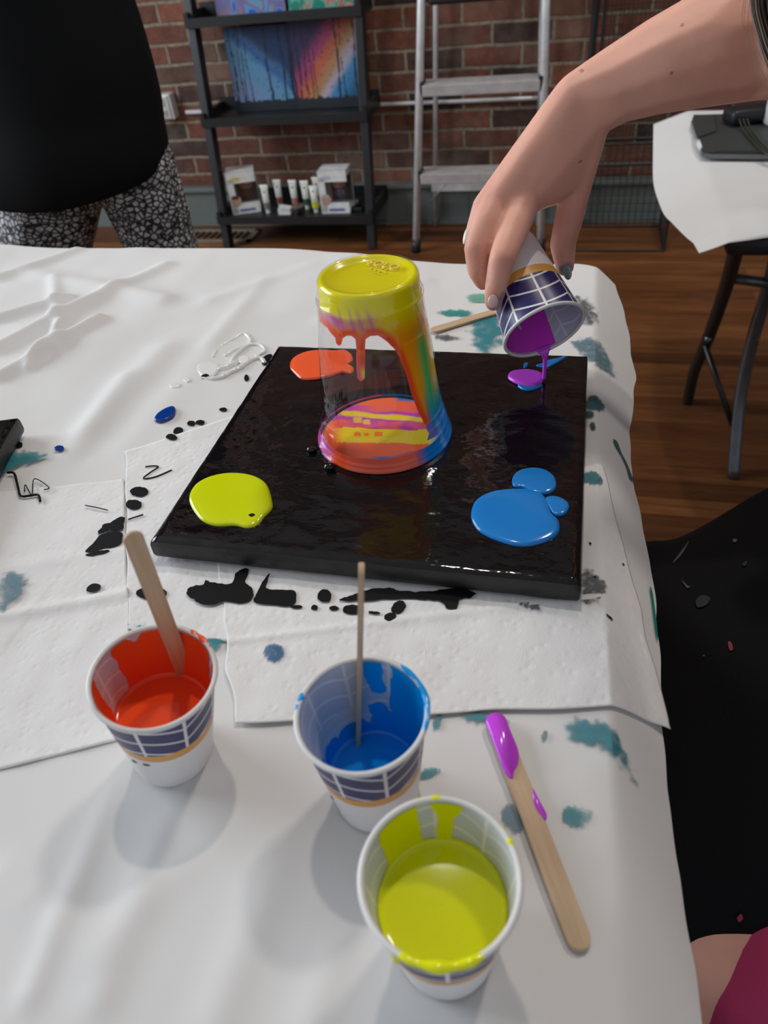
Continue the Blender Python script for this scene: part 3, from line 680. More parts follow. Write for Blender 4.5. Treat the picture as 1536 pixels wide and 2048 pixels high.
def stain(pts, mt, parent, off, name='paint_stain', thick=0.0, jag=0.0, label=None, k=5, fuzzy=False):
    w = [P(x, y, 0.742) for x, y in pts]; w = smoothpath(w, k, True)
    cx = sum((p.x for p in w)) / len(w); cy = sum((p.y for p in w)) / len(w)
    if jag:
        w = [Vector((p.x + jag * nz(p.x * 400, p.y * 400, 1), p.y + jag * nz(p.x * 400, p.y * 400, 9), 0)) for p in w]
    bm = bmesh.new(); vs = [bm.verts.new((p.x, p.y, 0)) for p in w]
    if fuzzy:
        c = bm.verts.new((cx, cy, 0)); mids = [bm.verts.new((cx + (v.co.x - cx) * 0.55, cy + (v.co.y - cy) * 0.55, 0)) for v in vs]; n = len(vs)
        for i in range(n):
            bm.faces.new((vs[i], vs[(i + 1) % n], mids[(i + 1) % n], mids[i])); bm.faces.new((mids[i], mids[(i + 1) % n], c))
    else:
        f = bm.faces.new(vs); bmesh.ops.triangulate(bm, faces=[f])
    bmesh.ops.subdivide_edges(bm, edges=[e for e in bm.edges if e.calc_length() > 0.006], cuts=2, use_grid_fill=True)
    for v in bm.verts:
        z = paper_h(v.co.x, v.co.y) + off; v.co.z = z
    bm.normal_update()
    for f in bm.faces:
        if f.normal.z < 0: f.normal_flip()
    me = bpy.data.meshes.new(name); bm.to_mesh(me); bm.free()
    o = link(name, me, mt, parent, label=label)
    if fuzzy:
        rad = max((Vector((p.x - cx, p.y - cy)).length for p in w))
        bd = [Vector((p.x, p.y)) for p in w]
        at = me.attributes.new('A', 'FLOAT', 'POINT')
        for i, v in enumerate(me.vertices):
            d = min((Vector((v.co.x, v.co.y)) - b).length for b in bd[::2]); at.data[i].value = 0.45 + 0.65 * sm(0, 0.5 * rad * 0.6, d)
    if thick:
        sd = o.modifiers.new('t', 'SOLIDIFY'); sd.thickness = thick; sd.offset = 1
    return o
OT = 0.0036   # above stacked towels
ink = lambda pts, par=None, off=0.0012, jag=0.0006: stain(pts, INK, par or paper, off, jag=jag)
def oval(x, y, rx, ry, a=0.0, n=9): return [(x + rx * math.cos(2 * PI * i / n) * math.cos(a) - ry * math.sin(2 * PI * i / n) * math.sin(a), y + rx * math.cos(2 * PI * i / n) * math.sin(a) + ry * math.sin(2 * PI * i / n) * math.cos(a)) for i in range(n)]
for x, y, rx, ry, a_ in [(445, 814, 8, 4, 0), (381, 842, 9, 5, 0), (399, 840, 9, 5, 0), (355, 857, 10, 7, -.2), (343, 873, 11, 6, .1), (492, 751, 5, 7, 0), (37, 888, 7, 6, 0)]: ink(oval(x, y, rx, ry, a_), off=0.0028 if (x, y) == (343, 873) else 0.0009)
ink([(525, 710), (540, 703), (545, 712), (535, 725), (524, 724)], off=0.001)
for x, y, rx, ry, a_ in [(278, 982, 18, 10, 0), (267, 1008, 16, 10, 0)]: ink(oval(x, y, rx, ry, a_), towel_m, 0.0028)
ink([(170, 1100), (185, 1085), (200, 1068), (222, 1062), (243, 1064), (244, 1080), (232, 1090), (205, 1096), (180, 1103)], towel_l, 0.0025)
ink([(195, 1068), (205, 1050), (225, 1040), (245, 1030), (247, 1050), (235, 1060), (215, 1060)], towel_l, 0.0025, 0.002)
ink([(170, 1108), (190, 1101), (216, 1098), (212, 1104), (180, 1111)], towel_l, 0.0025)
ink(oval(186, 1174, 15, 8, -.3), towel_l, 0.0025)
ink(oval(302, 1185, 31, 13, 0), towel_m, 0.0028)
ink([(372, 1185), (385, 1173), (405, 1170), (412, 1162), (430, 1166), (462, 1168), (470, 1150), (485, 1138), (497, 1140), (490, 1165), (505, 1178), (503, 1200), (480, 1207), (450, 1203), (425, 1210), (400, 1208), (385, 1198)], towel_r, OT, 0.001)
ink([(508, 1205), (515, 1185), (525, 1165), (540, 1146), (534, 1165), (535, 1178), (565, 1180), (590, 1183), (591, 1205), (575, 1213), (540, 1210)], towel_r, OT)
ink([(580, 1212), (600, 1211), (605, 1215), (590, 1218)], towel_r, OT)
ink(oval(649, 1192, 14, 13, -.3), towel_r, OT)
for x, y, rx, ry, a_ in [(629, 1215, 7, 5, 0), (668, 1217, 9, 5, 0), (704, 1220, 18, 10, 0), (748, 1226, 12, 3, .1), (780, 1234, 12, 8, -.2), (797, 1215, 16, 12, -.6)]: ink(oval(x, y, rx, ry, a_), towel_r, OT)
ink([(677, 1200), (700, 1192), (725, 1184), (745, 1178), (780, 1176), (800, 1182), (850, 1184), (885, 1180), (915, 1176), (950, 1186), (940, 1196), (920, 1200), (915, 1216), (895, 1218), (880, 1203), (840, 1199), (780, 1199), (700, 1203)], towel_r, OT, 0.001)
ink([(1212, 1228), (1220, 1230), (1228, 1236), (1220, 1236)], towel_r, OT)
for x, y in ((1180, 1087), (1252, 1107), (1190, 1155)): ink(oval(x, y, 3, 2), towel_r, OT)
def squiggle(pts, r=0.0005, par=None, off=0.0025):
    w = [P(x, y, 0.742) for x, y in pts]; w = [Vector((p.x, p.y, paper_h(p.x, p.y) + off)) for p in smoothpath(w, 5)]
    return tubeobj('paint_stroke', w, r, INK, par or paper, n=6)
squiggle([(290, 932), (305, 930), (316, 932), (300, 943), (286, 955), (310, 952), (343, 938)])
squiggle([(16, 948), (30, 950), (37, 975), (42, 993), (60, 992), (76, 990), (80, 1002)], 0.0009, towel_l, 0.003)
squiggle([(50, 985), (52, 972), (64, 990), (70, 960), (98, 975), (88, 980)], 0.0004, towel_l, 0.003)
squiggle([(170, 1010), (190, 1014), (215, 1020)], 0.0004, towel_l, 0.003); squiggle([(256, 1038), (270, 1033), (286, 1028)], 0.0005, towel_m, 0.0028)
sg = lambda pts, mt=TEAL, par=None, off=0.0012: fuzzy_stain(pts, mt, par or paper, off)
sg([(-10, 925), (15, 908), (50, 905), (85, 908), (98, 913), (75, 925), (40, 935), (0, 950)], TEAL, None, 0.003)
sg([(0, 1150), (30, 1140), (55, 1150), (50, 1180), (20, 1215), (-10, 1225)], TEALB, towel_l, 0.003)
sg([(258, 1250), (300, 1252), (330, 1258), (300, 1262)], TEAL, None, 0.0035); sg([(410, 1276), (445, 1276), (430, 1300), (412, 1300)], TEAL, None, 0.002)
sg([(528, 1298), (545, 1288), (568, 1295), (565, 1315), (545, 1325), (530, 1315)], m_smudge('blue_blot', (0.02, 0.16, 0.35), 0.40, 300), towel_r, OT)
sg([(920, 1430), (960, 1418), (1000, 1425), (1020, 1440), (960, 1442)]); sg([(868, 1430), (885, 1422), (880, 1450), (865, 1455)])
sg([(1132, 1450), (1150, 1434), (1190, 1436), (1225, 1448), (1240, 1475), (1268, 1520), (1275, 1545), (1235, 1510), (1190, 1490), (1145, 1475)], m_smudge('teal_wash', (0.03, 0.27, 0.34), 0.40, 90))
sg([(1122, 1625), (1140, 1608), (1180, 1612), (1190, 1630), (1165, 1650), (1135, 1645)]); sg([(1000, 1620), (1020, 1600), (1040, 1620), (1050, 1650), (1030, 1665), (1010, 1650)], TEALB)
sg([(1083, 1462), (1093, 1455), (1098, 1465), (1090, 1478), (1083, 1474)], TEALB); sg([(835, 1545), (855, 1530), (880, 1535), (860, 1550), (838, 1553)])
sg([(875, 620), (900, 616), (940, 618), (935, 628), (900, 628)], m_smudge('sea_green_smear', (0.02, 0.36, 0.33), 0.36, 80)); sg([(868, 668), (895, 666), (925, 674), (880, 678)], GREYS)
sg([(940, 640), (985, 625), (1010, 640), (1000, 680), (970, 705), (945, 680)], m_smudge('aqua_blots', (0.02, 0.30, 0.36), 0.42, 160)); sg([(885, 700), (925, 703), (915, 710), (885, 707)], GREYS)
sg([(935, 585), (975, 583), (990, 600), (940, 600)], m_smudge('green_wash', (0.20, 0.55, 0.42), 0.46, 160))
sg([(1145, 585), (1185, 600), (1195, 640), (1165, 640)], GREYS); sg([(1140, 680), (1190, 672), (1235, 705), (1225, 730), (1180, 720)], TEALB)
sg([(1172, 795), (1195, 785), (1212, 800), (1200, 812), (1175, 812)], m_smudge('deep_teal_smear', (0.02, 0.12, 0.16), 0.36, 160)); sg([(1172, 818), (1185, 818), (1186, 828), (1172, 830)], m_smudge('dark_green_drop', (0.01, 0.08, 0.09), 0.26, 100))
sg([(1182, 842), (1188, 840), (1190, 852), (1184, 854)], m_smudge('dark_green_drop', (0.01, 0.08, 0.09), 0.26, 100))
sg([(1163, 950), (1185, 942), (1205, 952), (1200, 968), (1165, 965)], m_smudge('teal_print', (0.01, 0.20, 0.26), 0.40, 320), towel_r, OT)
sg([(1160, 1150), (1180, 1140), (1215, 1170), (1195, 1205), (1165, 1205)], GREYS, towel_r, OT); sg([(1040, 1205), (1075, 1208), (1080, 1222), (1045, 1216)], GREYS, towel_r, OT)
DG = m_paint('dark_teal_paint', (0.01, 0.09, 0.10), 0.4)
stain([(1231, 853), (1240, 852), (1250, 868), (1262, 880), (1272, 895), (1278, 906), (1268, 906), (1262, 890), (1250, 875), (1235, 862)], DG, paper, 0.0016)
stain([(1315, 1110), (1322, 1118), (1330, 1170), (1334, 1215), (1328, 1200), (1320, 1140)], m_paint('teal_paint', (0.01, 0.25, 0.22), 0.4), paper, 0.002)

# raised wet paint blobs --------------------------------------------
def blob(name, pts, mt, z, thick, label=None, cat=None, parent=None, group=None, holes=(), k=8, pull=0.5):
    w = smoothpath([P(x, y, z) for x, y in pts], k, True)
    c = Vector((sum(p.x for p in w) / len(w), sum(p.y for p in w) / len(w), z)); n = len(w)
    vs = []; fs = []
    rings = [(1.0, 0.0), (0.992, 0.45), (0.965, 0.75), (0.92, 0.92), (0.8, 1.0), (0.55, 1.0), (0.25, 1.0)]
    for s, h in rings:
        for p in w: vs.append((c.x + (p.x - c.x) * s, c.y + (p.y - c.y) * s, z + thick * h))
    for i in range(len(rings) - 1):
        for j in range(n): fs.append((i * n + j, i * n + (j + 1) % n, (i + 1) * n + (j + 1) % n, (i + 1) * n + j))
    fs.append(tuple(range((len(rings) - 1) * n, len(rings) * n)))
    o = pyobj(name, vs, fs, mt, parent)
    bm = bmesh.new(); bm.from_mesh(o.data); bmesh.ops.recalc_face_normals(bm, faces=bm.faces[:])
    bm.to_mesh(o.data); bm.free()
    if label: tag(o, label, cat, group)
    return o
PZ = TZ + 0.0022
blob('paint_blob', [(310, 838), (318, 828), (335, 818), (348, 815), (352, 822), (346, 835), (325, 845), (312, 844)], DEEP, PZ, 0.0022, 'oblong glossy dark blue paint blob on white paper', 'paint')
blob('paint_blob', [(109, 898), (118, 893), (128, 895), (125, 901), (113, 902)], DEEP, TZ + 0.004, 0.0015, 'tiny dark blue paint drop near the left black canvas', 'paint')
t = thing('paint_spill', 'smeared glossy white paint spill on the paper left of solo-sized cup'.replace('solo-sized cup', 'the black canvas'), 'paint', tuple(P(430, 735, PZ)))
for pts in ([(395, 738), (400, 729), (420, 725), (438, 731), (436, 744), (425, 754), (410, 754), (398, 747)], [(340, 772), (350, 768), (362, 770), (360, 777), (345, 778)], [(368, 762), (376, 757), (382, 763), (375, 767)], [(478, 718), (490, 712), (500, 718), (492, 728), (480, 727)]):
    blob('paint_patch', pts, WHITEP, PZ - 0.0008, 0.0016, parent=t)
for pts, r0 in (([(400, 745), (415, 757), (440, 756), (462, 745), (480, 736), (500, 722), (520, 716), (530, 726)], 0.0024), ([(426, 716), (438, 696), (462, 682), (488, 668), (502, 684), (486, 698), (470, 712), (462, 726)], 0.0020), ([(450, 712), (470, 700), (500, 690), (520, 690), (530, 702), (512, 712)], 0.0017), ([(436, 740), (455, 734), (478, 724)], 0.0026)):
    w_ = smoothpath([P(x, y, PZ - 0.0010) for x, y in pts], 6)
    tubeobj('paint_ribbon', w_, [r0 * (0.75 + 0.4 * nz(i * 0.5, r0 * 900) + 0.25 * math.sin(PI * i / (len(w_) - 1))) for i in range(len(w_))], WHITEP, t)
blob('ink_patch', [(402, 752), (412, 748), (418, 751), (408, 754)], INK, PZ + 0.0014, 0.0005, parent=t)

# ------------------------------------------------------------------ canvases
def stretched_canvas(corners, z0, z1, label):
    c = [Vector((p.x, p.y, 0)) for p in corners]; mid = sum(c, Vector()) / 4
    t = thing('stretched_canvas', label, 'canvas', (mid.x, mid.y, z0))
    N_ = 90; prof = []
    vs, fs = [], []
    def pt(u, v): return (c[0] * (1 - u) + c[1] * u) * (1 - v) + (c[3] * (1 - u) + c[2] * u) * v
    for j in range(N_ + 1):
        for i in range(N_ + 1):
            p = pt(i / N_, j / N_); e = min(i, j, N_ - i, N_ - j) / N_ * 0.25
            z = z1 - 0.0016 * (1 - sm(0, 0.003, e)) + 0.0004 * nz(p.x * 55, p.y * 80, 3) * sm(0, 0.01, e) - 0.0006 * sm(0, 0.05, e)
            vs.append((p.x, p.y, z))
    for j in range(N_):
        for i in range(N_):
            a_ = j * (N_ + 1) + i; fs.append((a_, a_ + N_ + 1, a_ + N_ + 2, a_ + 1))
    pyobj('painted_face', vs, fs, WET, t)
    # wrapped sides
    per = [pt(i / 40, 0) for i in range(40)] + [pt(1, i / 40) for i in range(40)] + [pt(1 - i / 40, 1) for i in range(40)] + [pt(0, 1 - i / 40) for i in range(40)]
    vs = []; fs = []; n = len(per)
    for lv, (z, s) in enumerate(((z1 - 0.0014, 1.0), (z1 - 0.004, 1.006), (z0 + 0.003, 1.007), (z0, 1.0))):
        for k2, p in enumerate(per):
            q_ = mid + (p - mid) * (s + 0.0015 * nz(p.x * 50, p.y * 50, z * 100)); vs.append((q_.x, q_.y, z + 0.0004 * nz(p.x * 90, p.y * 90, lv)))
    for lv in range(3):
        for j in range(n): fs.append((lv * n + j, lv * n + (j + 1) % n, (lv + 1) * n + (j + 1) % n, (lv + 1) * n + j))
    fs.append(tuple(range(3 * n, 4 * n)))
    pyobj('wrapped_edge', vs, fs, DRYBLACK, t)
    return t
CZ0, CZ = 0.7438, 0.758
main = stretched_canvas([P(557, 690, CZ), P(1174, 710, CZ), P(1160, 1168, CZ), P(300, 1080, CZ)], CZ0, CZ, 'square canvas coated in wet glossy black paint lying on table')
e0 = P(33, 834, CZ); e1 = P(0, 893, CZ); d = (e1 - e0).normalized(); s_ = Vector((d.y, -d.x, 0)); s_ = s_ if s_.x < 0 else -s_
stretched_canvas([e0 + s_ * 0.254, e0, e0 + d * 0.254, e0 + s_ * 0.254 + d * 0.254], CZ0, CZ, 'black painted canvas cut off by the left edge of the picture')

# puddles
BZ = CZ - 0.0003
blob('paint_puddle', [(379, 1003), (388, 975), (412, 958), (445, 949), (480, 948), (512, 955), (535, 972), (545, 1005), (543, 1020), (528, 1035), (515, 1050), (495, 1057), (470, 1052), (430, 1052), (400, 1038)], YELLOW, BZ, 0.0022, 'round lemon yellow paint puddle on front left of black canvas', 'paint')
for pts in ([(497, 1030), (505, 1027), (510, 1030), (503, 1034)],):
    blob('ink_fleck', pts, INK, BZ + 0.0021, 0.0004, 'black fleck in the yellow paint puddle', 'paint')
blob('paint_puddle', [(580, 735), (586, 718), (610, 706), (640, 702), (672, 703), (690, 702), (703, 710), (706, 722), (697, 730), (708, 738), (702, 748), (685, 746), (665, 752), (635, 759), (605, 759), (590, 748)], ORANGE, BZ, 0.0022, 'coral orange paint puddle on back left of the black canvas', 'paint')
t = 'paint puddles at the front right'
blob('paint_puddle', [(942, 1030), (950, 1005), (975, 988), (1010, 981), (1050, 980), (1080, 987), (1095, 1005), (1103, 1028), (1118, 1045), (1116, 1068), (1090, 1085), (1045, 1094), (1000, 1084), (965, 1068), (948, 1050)], BLUE, BZ, 0.0022, 'largest bright blue paint puddle on the front right of canvas', 'paint')
blob('paint_puddle', [(1024, 960), (1035, 945), (1060, 938), (1088, 941), (1108, 955), (1112, 975), (1098, 988), (1070, 988), (1048, 978), (1028, 974)], BLUE, BZ, 0.0020, 'oval blue paint puddle just behind the largest blue one', 'paint')
blob('paint_puddle', [(1090, 1000), (1105, 995), (1125, 1000), (1138, 1013), (1130, 1030), (1110, 1032), (1098, 1018)], BLUE, BZ, 0.0020, 'smallest blue paint puddle touching the right side of big one', 'paint')
blob('paint_puddle', [(1036, 770), (1060, 762), (1085, 770), (1075, 778), (1055, 782), (1042, 778)], BLUE, BZ, 0.0014, 'blue paint patch peeking out under the purple puddle', 'paint')
blob('paint_puddle', [(1016, 757), (1022, 746), (1045, 742), (1065, 743), (1085, 750), (1087, 762), (1075, 772), (1058, 774), (1035, 769)], PURPLE, BZ + 0.0006, 0.0024, 'bright purple paint puddle under the pouring stream', 'paint')
blob('paint_streak', [(1072, 732), (1088, 728), (1096, 722), (1115, 718), (1134, 713), (1122, 722), (1108, 730), (1092, 736)], BLUE, BZ, 0.0012, 'blue paint streak near the back right corner of canvas', 'paint')
blob('paint_streak', [(1048, 728), (1056, 727), (1054, 735), (1048, 736)], BLUE, BZ, 0.001, 'tiny blue paint dab left of the blue streak', 'paint')
for i, (x, y, r, lb) in enumerate([(624, 902, 0.0030, 'left shiny black paint bead at the foot of clear cup'), (660, 937, 0.0034, 'lower shiny black paint bead at the foot of clear cup')]):
    p = P(x, y, CZ); bm = bmesh.new(); bmesh.ops.create_uvsphere(bm, u_segments=24, v_segments=14, radius=r, matrix=Matrix.Translation(p + Vector((0, 0, r * 0.55))) @ Matrix.Diagonal((1.15, 1.0, 0.8, 1)))
    tag(bmobj('paint_bead', bm, m_paint('black_gloss', (0.006, 0.006, 0.007), 0.05, 0.0)), lb, 'paint')

# ------------------------------------------------------------------ clear cup, upside down
SC = Vector((-0.1170, 0.399, CZ)); SH_ = 0.120
def solo_r(z):      # outer radius at height above the canvas
    if z < 0.0035: return 0.0487
    if z < 0.026: return 0.0474 - 0.055 * z - 0.0011 * math.floor(z / 0.0065)
    if z < 0.085: return 0.0419 - (z - 0.026) * 0.108
    if z < 0.1065: return 0.0349 - (z - 0.085) * 0.09
    return 0.0325 - (z - 0.1065) * 0.06
t = thing('plastic_cup', 'clear plastic cup upside down on canvas, rainbow paint inside', 'cup', tuple(SC))
prof = [(0.0476, 0.0), (0.0487, 0.0008), (0.0491, 0.0020), (0.0485, 0.0034), (0.0474, 0.0042)]
for k in range(1, 4): z = 0.0065 * k; prof += [(0.0474 - 0.055 * z - 0.0011 * (k - 1), z), (0.0474 - 0.055 * z - 0.0011 * k, z + 0.0008)]
prof += [(0.0415, 0.027)] + [(solo_r(0.03 + 0.055 * i / 10), 0.03 + 0.055 * i / 10) for i in range(11)]
prof += [(0.0350, 0.0862), (0.0347, 0.088), (0.0330, 0.1055), (0.0338, 0.1062), (0.0334, 0.1072), (0.0322, 0.1085), (0.0316, 0.114), (0.0312, 0.1175), (0.0300, 0.1195), (0.0285, 0.1200), (0.0270, 0.1194), (0.0255, 0.1178), (0.023, 0.1170), (0.008, 0.1176), (0.0001, 0.1177)]
vs, fs = lathe(prof, 128); o = pyobj('cup_shell', [Vector(v) + SC for v in vs], fs, CLEAR, t)
# paint clinging to the inside
VA = math.atan2(-SC.y, -SC.x)       # direction of the viewer's side of the cup
def front_hit(x, y):
    """where a sight line meets the cup wall, as (angle from viewer side, height)"""
    r = ray(x, y).normalized(); tt = 0.35
    for _ in range(2600):
        p = CAM + r * tt - SC
        if p.z < SH_ and math.hypot(p.x, p.y) < solo_r(max(p.z, 0)): break
        tt += 0.0002
    a_ = math.atan2(p.y, p.x) - VA; a_ = (a_ + PI) % (2 * PI) - PI
    return a_, p.z
edge_px = [(642, 648), (652, 656), (660, 668), (668, 676), (671, 688), (676, 693), (681, 690), (684, 678), (692, 673), (703, 673), (710, 680), (712, 700), (712, 740), (714, 758), (722, 765), (729, 758), (730, 700), (731, 680), (740, 673), (757, 673), (772, 682), (788, 697), (800, 715), (812, 745), (825, 790), (838, 825), (852, 850), (858, 865), (856, 882)]
edge = [front_hit(*p) for p in edge_px]
def cover(a_, z):
    """signed cover: >0 painted. polyline in (angle, height) closed over the top"""
    # even-odd test against polygon: edge + right side down + top
    poly = [(-1.75, 0.092), (-1.4, 0.094)] + edge + [(1.0, 0.012), (1.0, -0.01), (2.1, -0.01), (2.25, 0.03), (2.3, 0.085), (3.3, 0.096), (3.3, 0.14), (-3.3, 0.14), (-3.3, 0.096), (-2.6, 0.094)]
    R_ = 0.04; inside = False; dm = 9
    x, y = a_ * R_, z; n = len(poly)
    for i in range(n):
        x1, y1 = poly[i][0] * R_, poly[i][1]; x2, y2 = poly[(i + 1) % n][0] * R_, poly[(i + 1) % n][1]
        if (y1 > y) != (y2 > y) and x < (x2 - x1) * (y - y1) / (y2 - y1) + x1: inside = not inside
        dx, dy = x2 - x1, y2 - y1; L = dx * dx + dy * dy
        tt = 0 if L == 0 else min(1, max(0, ((x - x1) * dx + (y - y1) * dy) / L)); dm = min(dm, math.hypot(x - x1 - tt * dx, y - y1 - tt * dy))
    return dm if inside else -dm
c_y = srgb(252, 244, 8); c_o = srgb(255, 86, 34); c_or = srgb(255, 160, 10); c_g = srgb(60, 190, 90); c_b = srgb(20, 135, 220); c_p = srgb(215, 90, 185)
def wall_col(a_, z, d):
    zn = z + 0.003 * nz(a_ * 3, z * 60)
    c = c_y
    if zn < 0.109:
        if a_ < 0.25:                                    # thin, streaky film over the gap
            pk = lerp(c_p, c_o, sm(0.100, 0.094, zn)); yo = lerp(c_y, srgb(235, 165, 90), 0.6)
            c = lerp(c, lerp(pk, yo, 0.25 + 0.45 * sm(-0.7, -0.1, a_)), sm(0.1085, 0.103, zn))
        if a_ > -0.1:
            k2 = sm(-0.1, 0.25, a_); cc = lerp(c_y, c_or, sm(0.108, 0.088, zn))
            g_ = math.exp(-((a_ - 0.98) / 0.17) ** 2); cc = lerp(cc, c_g, g_ * sm(0.098, 0.075, zn))
            cc = lerp(cc, lerp(c_y, c_g, 0.25), sm(1.15, 1.3, a_) * sm(0.095, 0.07, zn) * 0.8)
            cc = lerp(cc, lerp(c_g, c_b, 0.45), sm(0.055, 0.03, zn) * sm(0.75, 0.9, a_))
            cc = lerp(cc, c_b, sm(0.036, 0.018, zn)); cc = lerp(cc, srgb(170, 90, 110), math.exp(-((a_ - 0.84) / 0.05) ** 2) * sm(0.06, 0.02, zn) * 0.6)
            c = lerp(c, cc, k2)
        rim = sm(0.0065, 0.0025, d)
        c = lerp(c, c_o if z > 0.026 else lerp(c_p, c_b, 0.7), rim * sm(0.107, 0.101, z) * (1 if a_ > -1.2 else 0.5))
        if -0.40 < a_ < -0.10 and z < 0.088: c = lerp(lerp(c, c_p, 0.3 * sm(0.085, 0.07, z)), c_y, 0.9 * math.exp(-((z - 0.071) / 0.004) ** 2) * sm(-0.32, -0.24, a_))
    if 0.098 < z < 0.116:
        for a0 in (-0.62, -0.40, -0.24, -0.05): c = lerp(c, c_p, 0.6 * math.exp(-((a_ - a0 - (0.105 - z) * 8) / 0.035) ** 2) * sm(0.115, 0.104, z))
    if z < 0.016:
        c = lerp(c, lerp(lerp(c_p, c_o, sm(-1.15, -0.85, a_)), c_b, sm(0.35, 0.65, a_)), sm(0.016, 0.011, z))
    return c
nA, nZ = 300, 150; vs, fs, cols, al = [], [], [], []
for j in range(nZ + 1):
    z = 0.0015 + (0.1165 - 0.0015) * j / nZ
    for i in range(nA):
        a_ = -PI + 2 * PI * i / nA; r_ = solo_r(z) - 0.0009
        vs.append((SC.x + r_ * math.cos(a_ + VA), SC.y + r_ * math.sin(a_ + VA), SC.z + z))
        d = max(cover(a_, z), 0.003 + 0.009 * sm(1.9, 1.3, abs(a_)) + 0.002 * nz(a_ * 2, 1) - z); al.append(0.5 + max(-0.45, min(0.45, d / 0.0016 * 0.25))); cols.append(wall_col(a_, z, d))
        
for j in range(nZ):
    for i in range(nA): fs.append((j * nA + i, j * nA + (i + 1) % nA, (j + 1) * nA + (i + 1) % nA, (j + 1) * nA + i))
for r_, z in ((0.0302, 0.1184), (0.0287, 0.1190), (0.0270, 0.1184), (0.0255, 0.1169), (0.0230, 0.1161), (0.008, 0.1166), (0.0001, 0.1167)):
    k = len(vs)
    for i in range(nA):
        a_ = -PI + 2 * PI * i / nA; vs.append((SC.x + r_ * math.cos(a_ + VA), SC.y + r_ * math.sin(a_ + VA), SC.z + z)); cols.append(c_y); al.append(0.95)
    for i in range(nA): fs.append((k - nA + i, k - nA + (i + 1) % nA, k + (i + 1) % nA, k + i))
o = pyobj('paint_coating', vs, fs, m_attr('rainbow_paint', 0.2, True, 0.5, 0.05), t)
at = o.data.color_attributes.new('Col', 'FLOAT_COLOR', 'POINT'); at.data.foreach_set('color', np.array([(*c, 1) for c in cols], dtype=np.float32).ravel())
A1 = o.data.attributes.new('A', 'FLOAT', 'POINT'); A1.data.foreach_set('value', np.array(al, dtype=np.float32))
# moulded lettering on the cup's base
def text(s, size, loc, rot, mt, parent, ext=0.0003, name='lettering'):
    cu = bpy.data.curves.new('txt', 'FONT'); cu.body = s; cu.size = size; cu.extrude = ext; cu.align_x = 'CENTER'; cu.align_y = 'CENTER'
    ob = bpy.data.objects.new('txt', cu); COL.objects.link(ob); dg = bpy.context.evaluated_depsgraph_get()
    me = bpy.data.meshes.new_from_object(ob.evaluated_get(dg)); bpy.data.objects.remove(ob)
    me.transform(Matrix.Translation(loc) @ rot.to_4x4()); me.materials.clear()
    return link(name, me, mt, parent, smooth=False)
pz = P(768, 529, SC.z + 0.1177)
text('SOLO', 0.0090, pz + Vector((0, -0.001, 0)), Matrix.Rotation(-0.40, 3, 'Z'), m_paint('moulded_plastic', srgb(250, 225, 110), 0.12), t, 0.0006)
bm = bmesh.new(); p = P(762, 541, SC.z + 0.1178)
for dx, dy in ((-0.006, 0.0014), (-0.003, -0.001), (0.001, 0.0012), (0.004, -0.0008), (0.0, -0.003)): bx(bm, p + Vector((dx, dy, 0.0003)), (0.0016, 0.0008, 0.0006))
bmobj('moulded_marks', bm, m_paint('moulded_marks', srgb(215, 180, 90), 0.15), t)
# pool of mixed paint under the cup
def pool_col(c):
    x, y = proj((c.x + SC.x, c.y + SC.y, c.z + SC.z)); y2 = y + 3.5 * nz(x * 0.03, y * 0.05) - (x - 760) * 0.03
    or_, pu, ye, bl = srgb(248, 105, 62), srgb(190, 70, 170), srgb(238, 205, 50), srgb(30, 115, 185)
    if y2 < 812: c_ = lerp(or_, bl, sm(0, 8, 9 - abs(y2 - 796)) * sm(782, 800, x))
    elif y2 < 823: c_ = lerp(or_, pu, sm(760, 700, x) * 0.8 + 0.15)
    elif y2 < 842: c_ = lerp(pu, ye, sm(0, 4, 7 - abs(y2 - 832 - (x - 760) * 0.06)) * sm(672, 690, x))
    elif y2 < 858: c_ = lerp(pu, or_, 0.5 + 0.5 * nz(x * .05, y * .06, 3) + sm(700, 660, x) * 0.5)
    elif y2 < 886: c_ = lerp(ye, or_, sm(690, 660, x))
    else: c_ = lerp(or_, bl, sm(0, 6, 7 - abs(y2 - 914 - (x - 790) * -0.1)) * sm(728, 760, x))
    ed = math.hypot(c.x, c.y)
    if math.sin(math.atan2(c.y, c.x) - VA - 0.9 + PI / 2) > 0.8: c_ = lerp(c_, bl, sm(0.034, 0.042, ed))
    for bx_, by_, r in ((715, 868, 7), (733, 869, 5), (757, 868, 8)):
        if abs(x - bx_) < r and abs(y - by_) < r * 0.55: c_ = lerp(c_, or_, 0.8)
    for bx_, by_, r in ((715, 840, 8), (733, 844, 7)):
        if abs(x - bx_) < r and abs(y - by_) < r * 0.7: c_ = lerp(c_, ye, 0.8)
    return c_
n = 120; vs, fs = lathe([(0.0001 + 0.0456 * i / 60, 0.0024 if i < 58 else 0.0024 - 0.0007 * (i - 57)) for i in range(61)], n)
o = pyobj('paint_pool', vs, fs, m_attr('mixed_paint', 0.12)); o.location = SC; setcol(o, pool_col)
tag(o, 'striped pool of mixed orange, yellow and purple paint under the clear cup', 'paint')

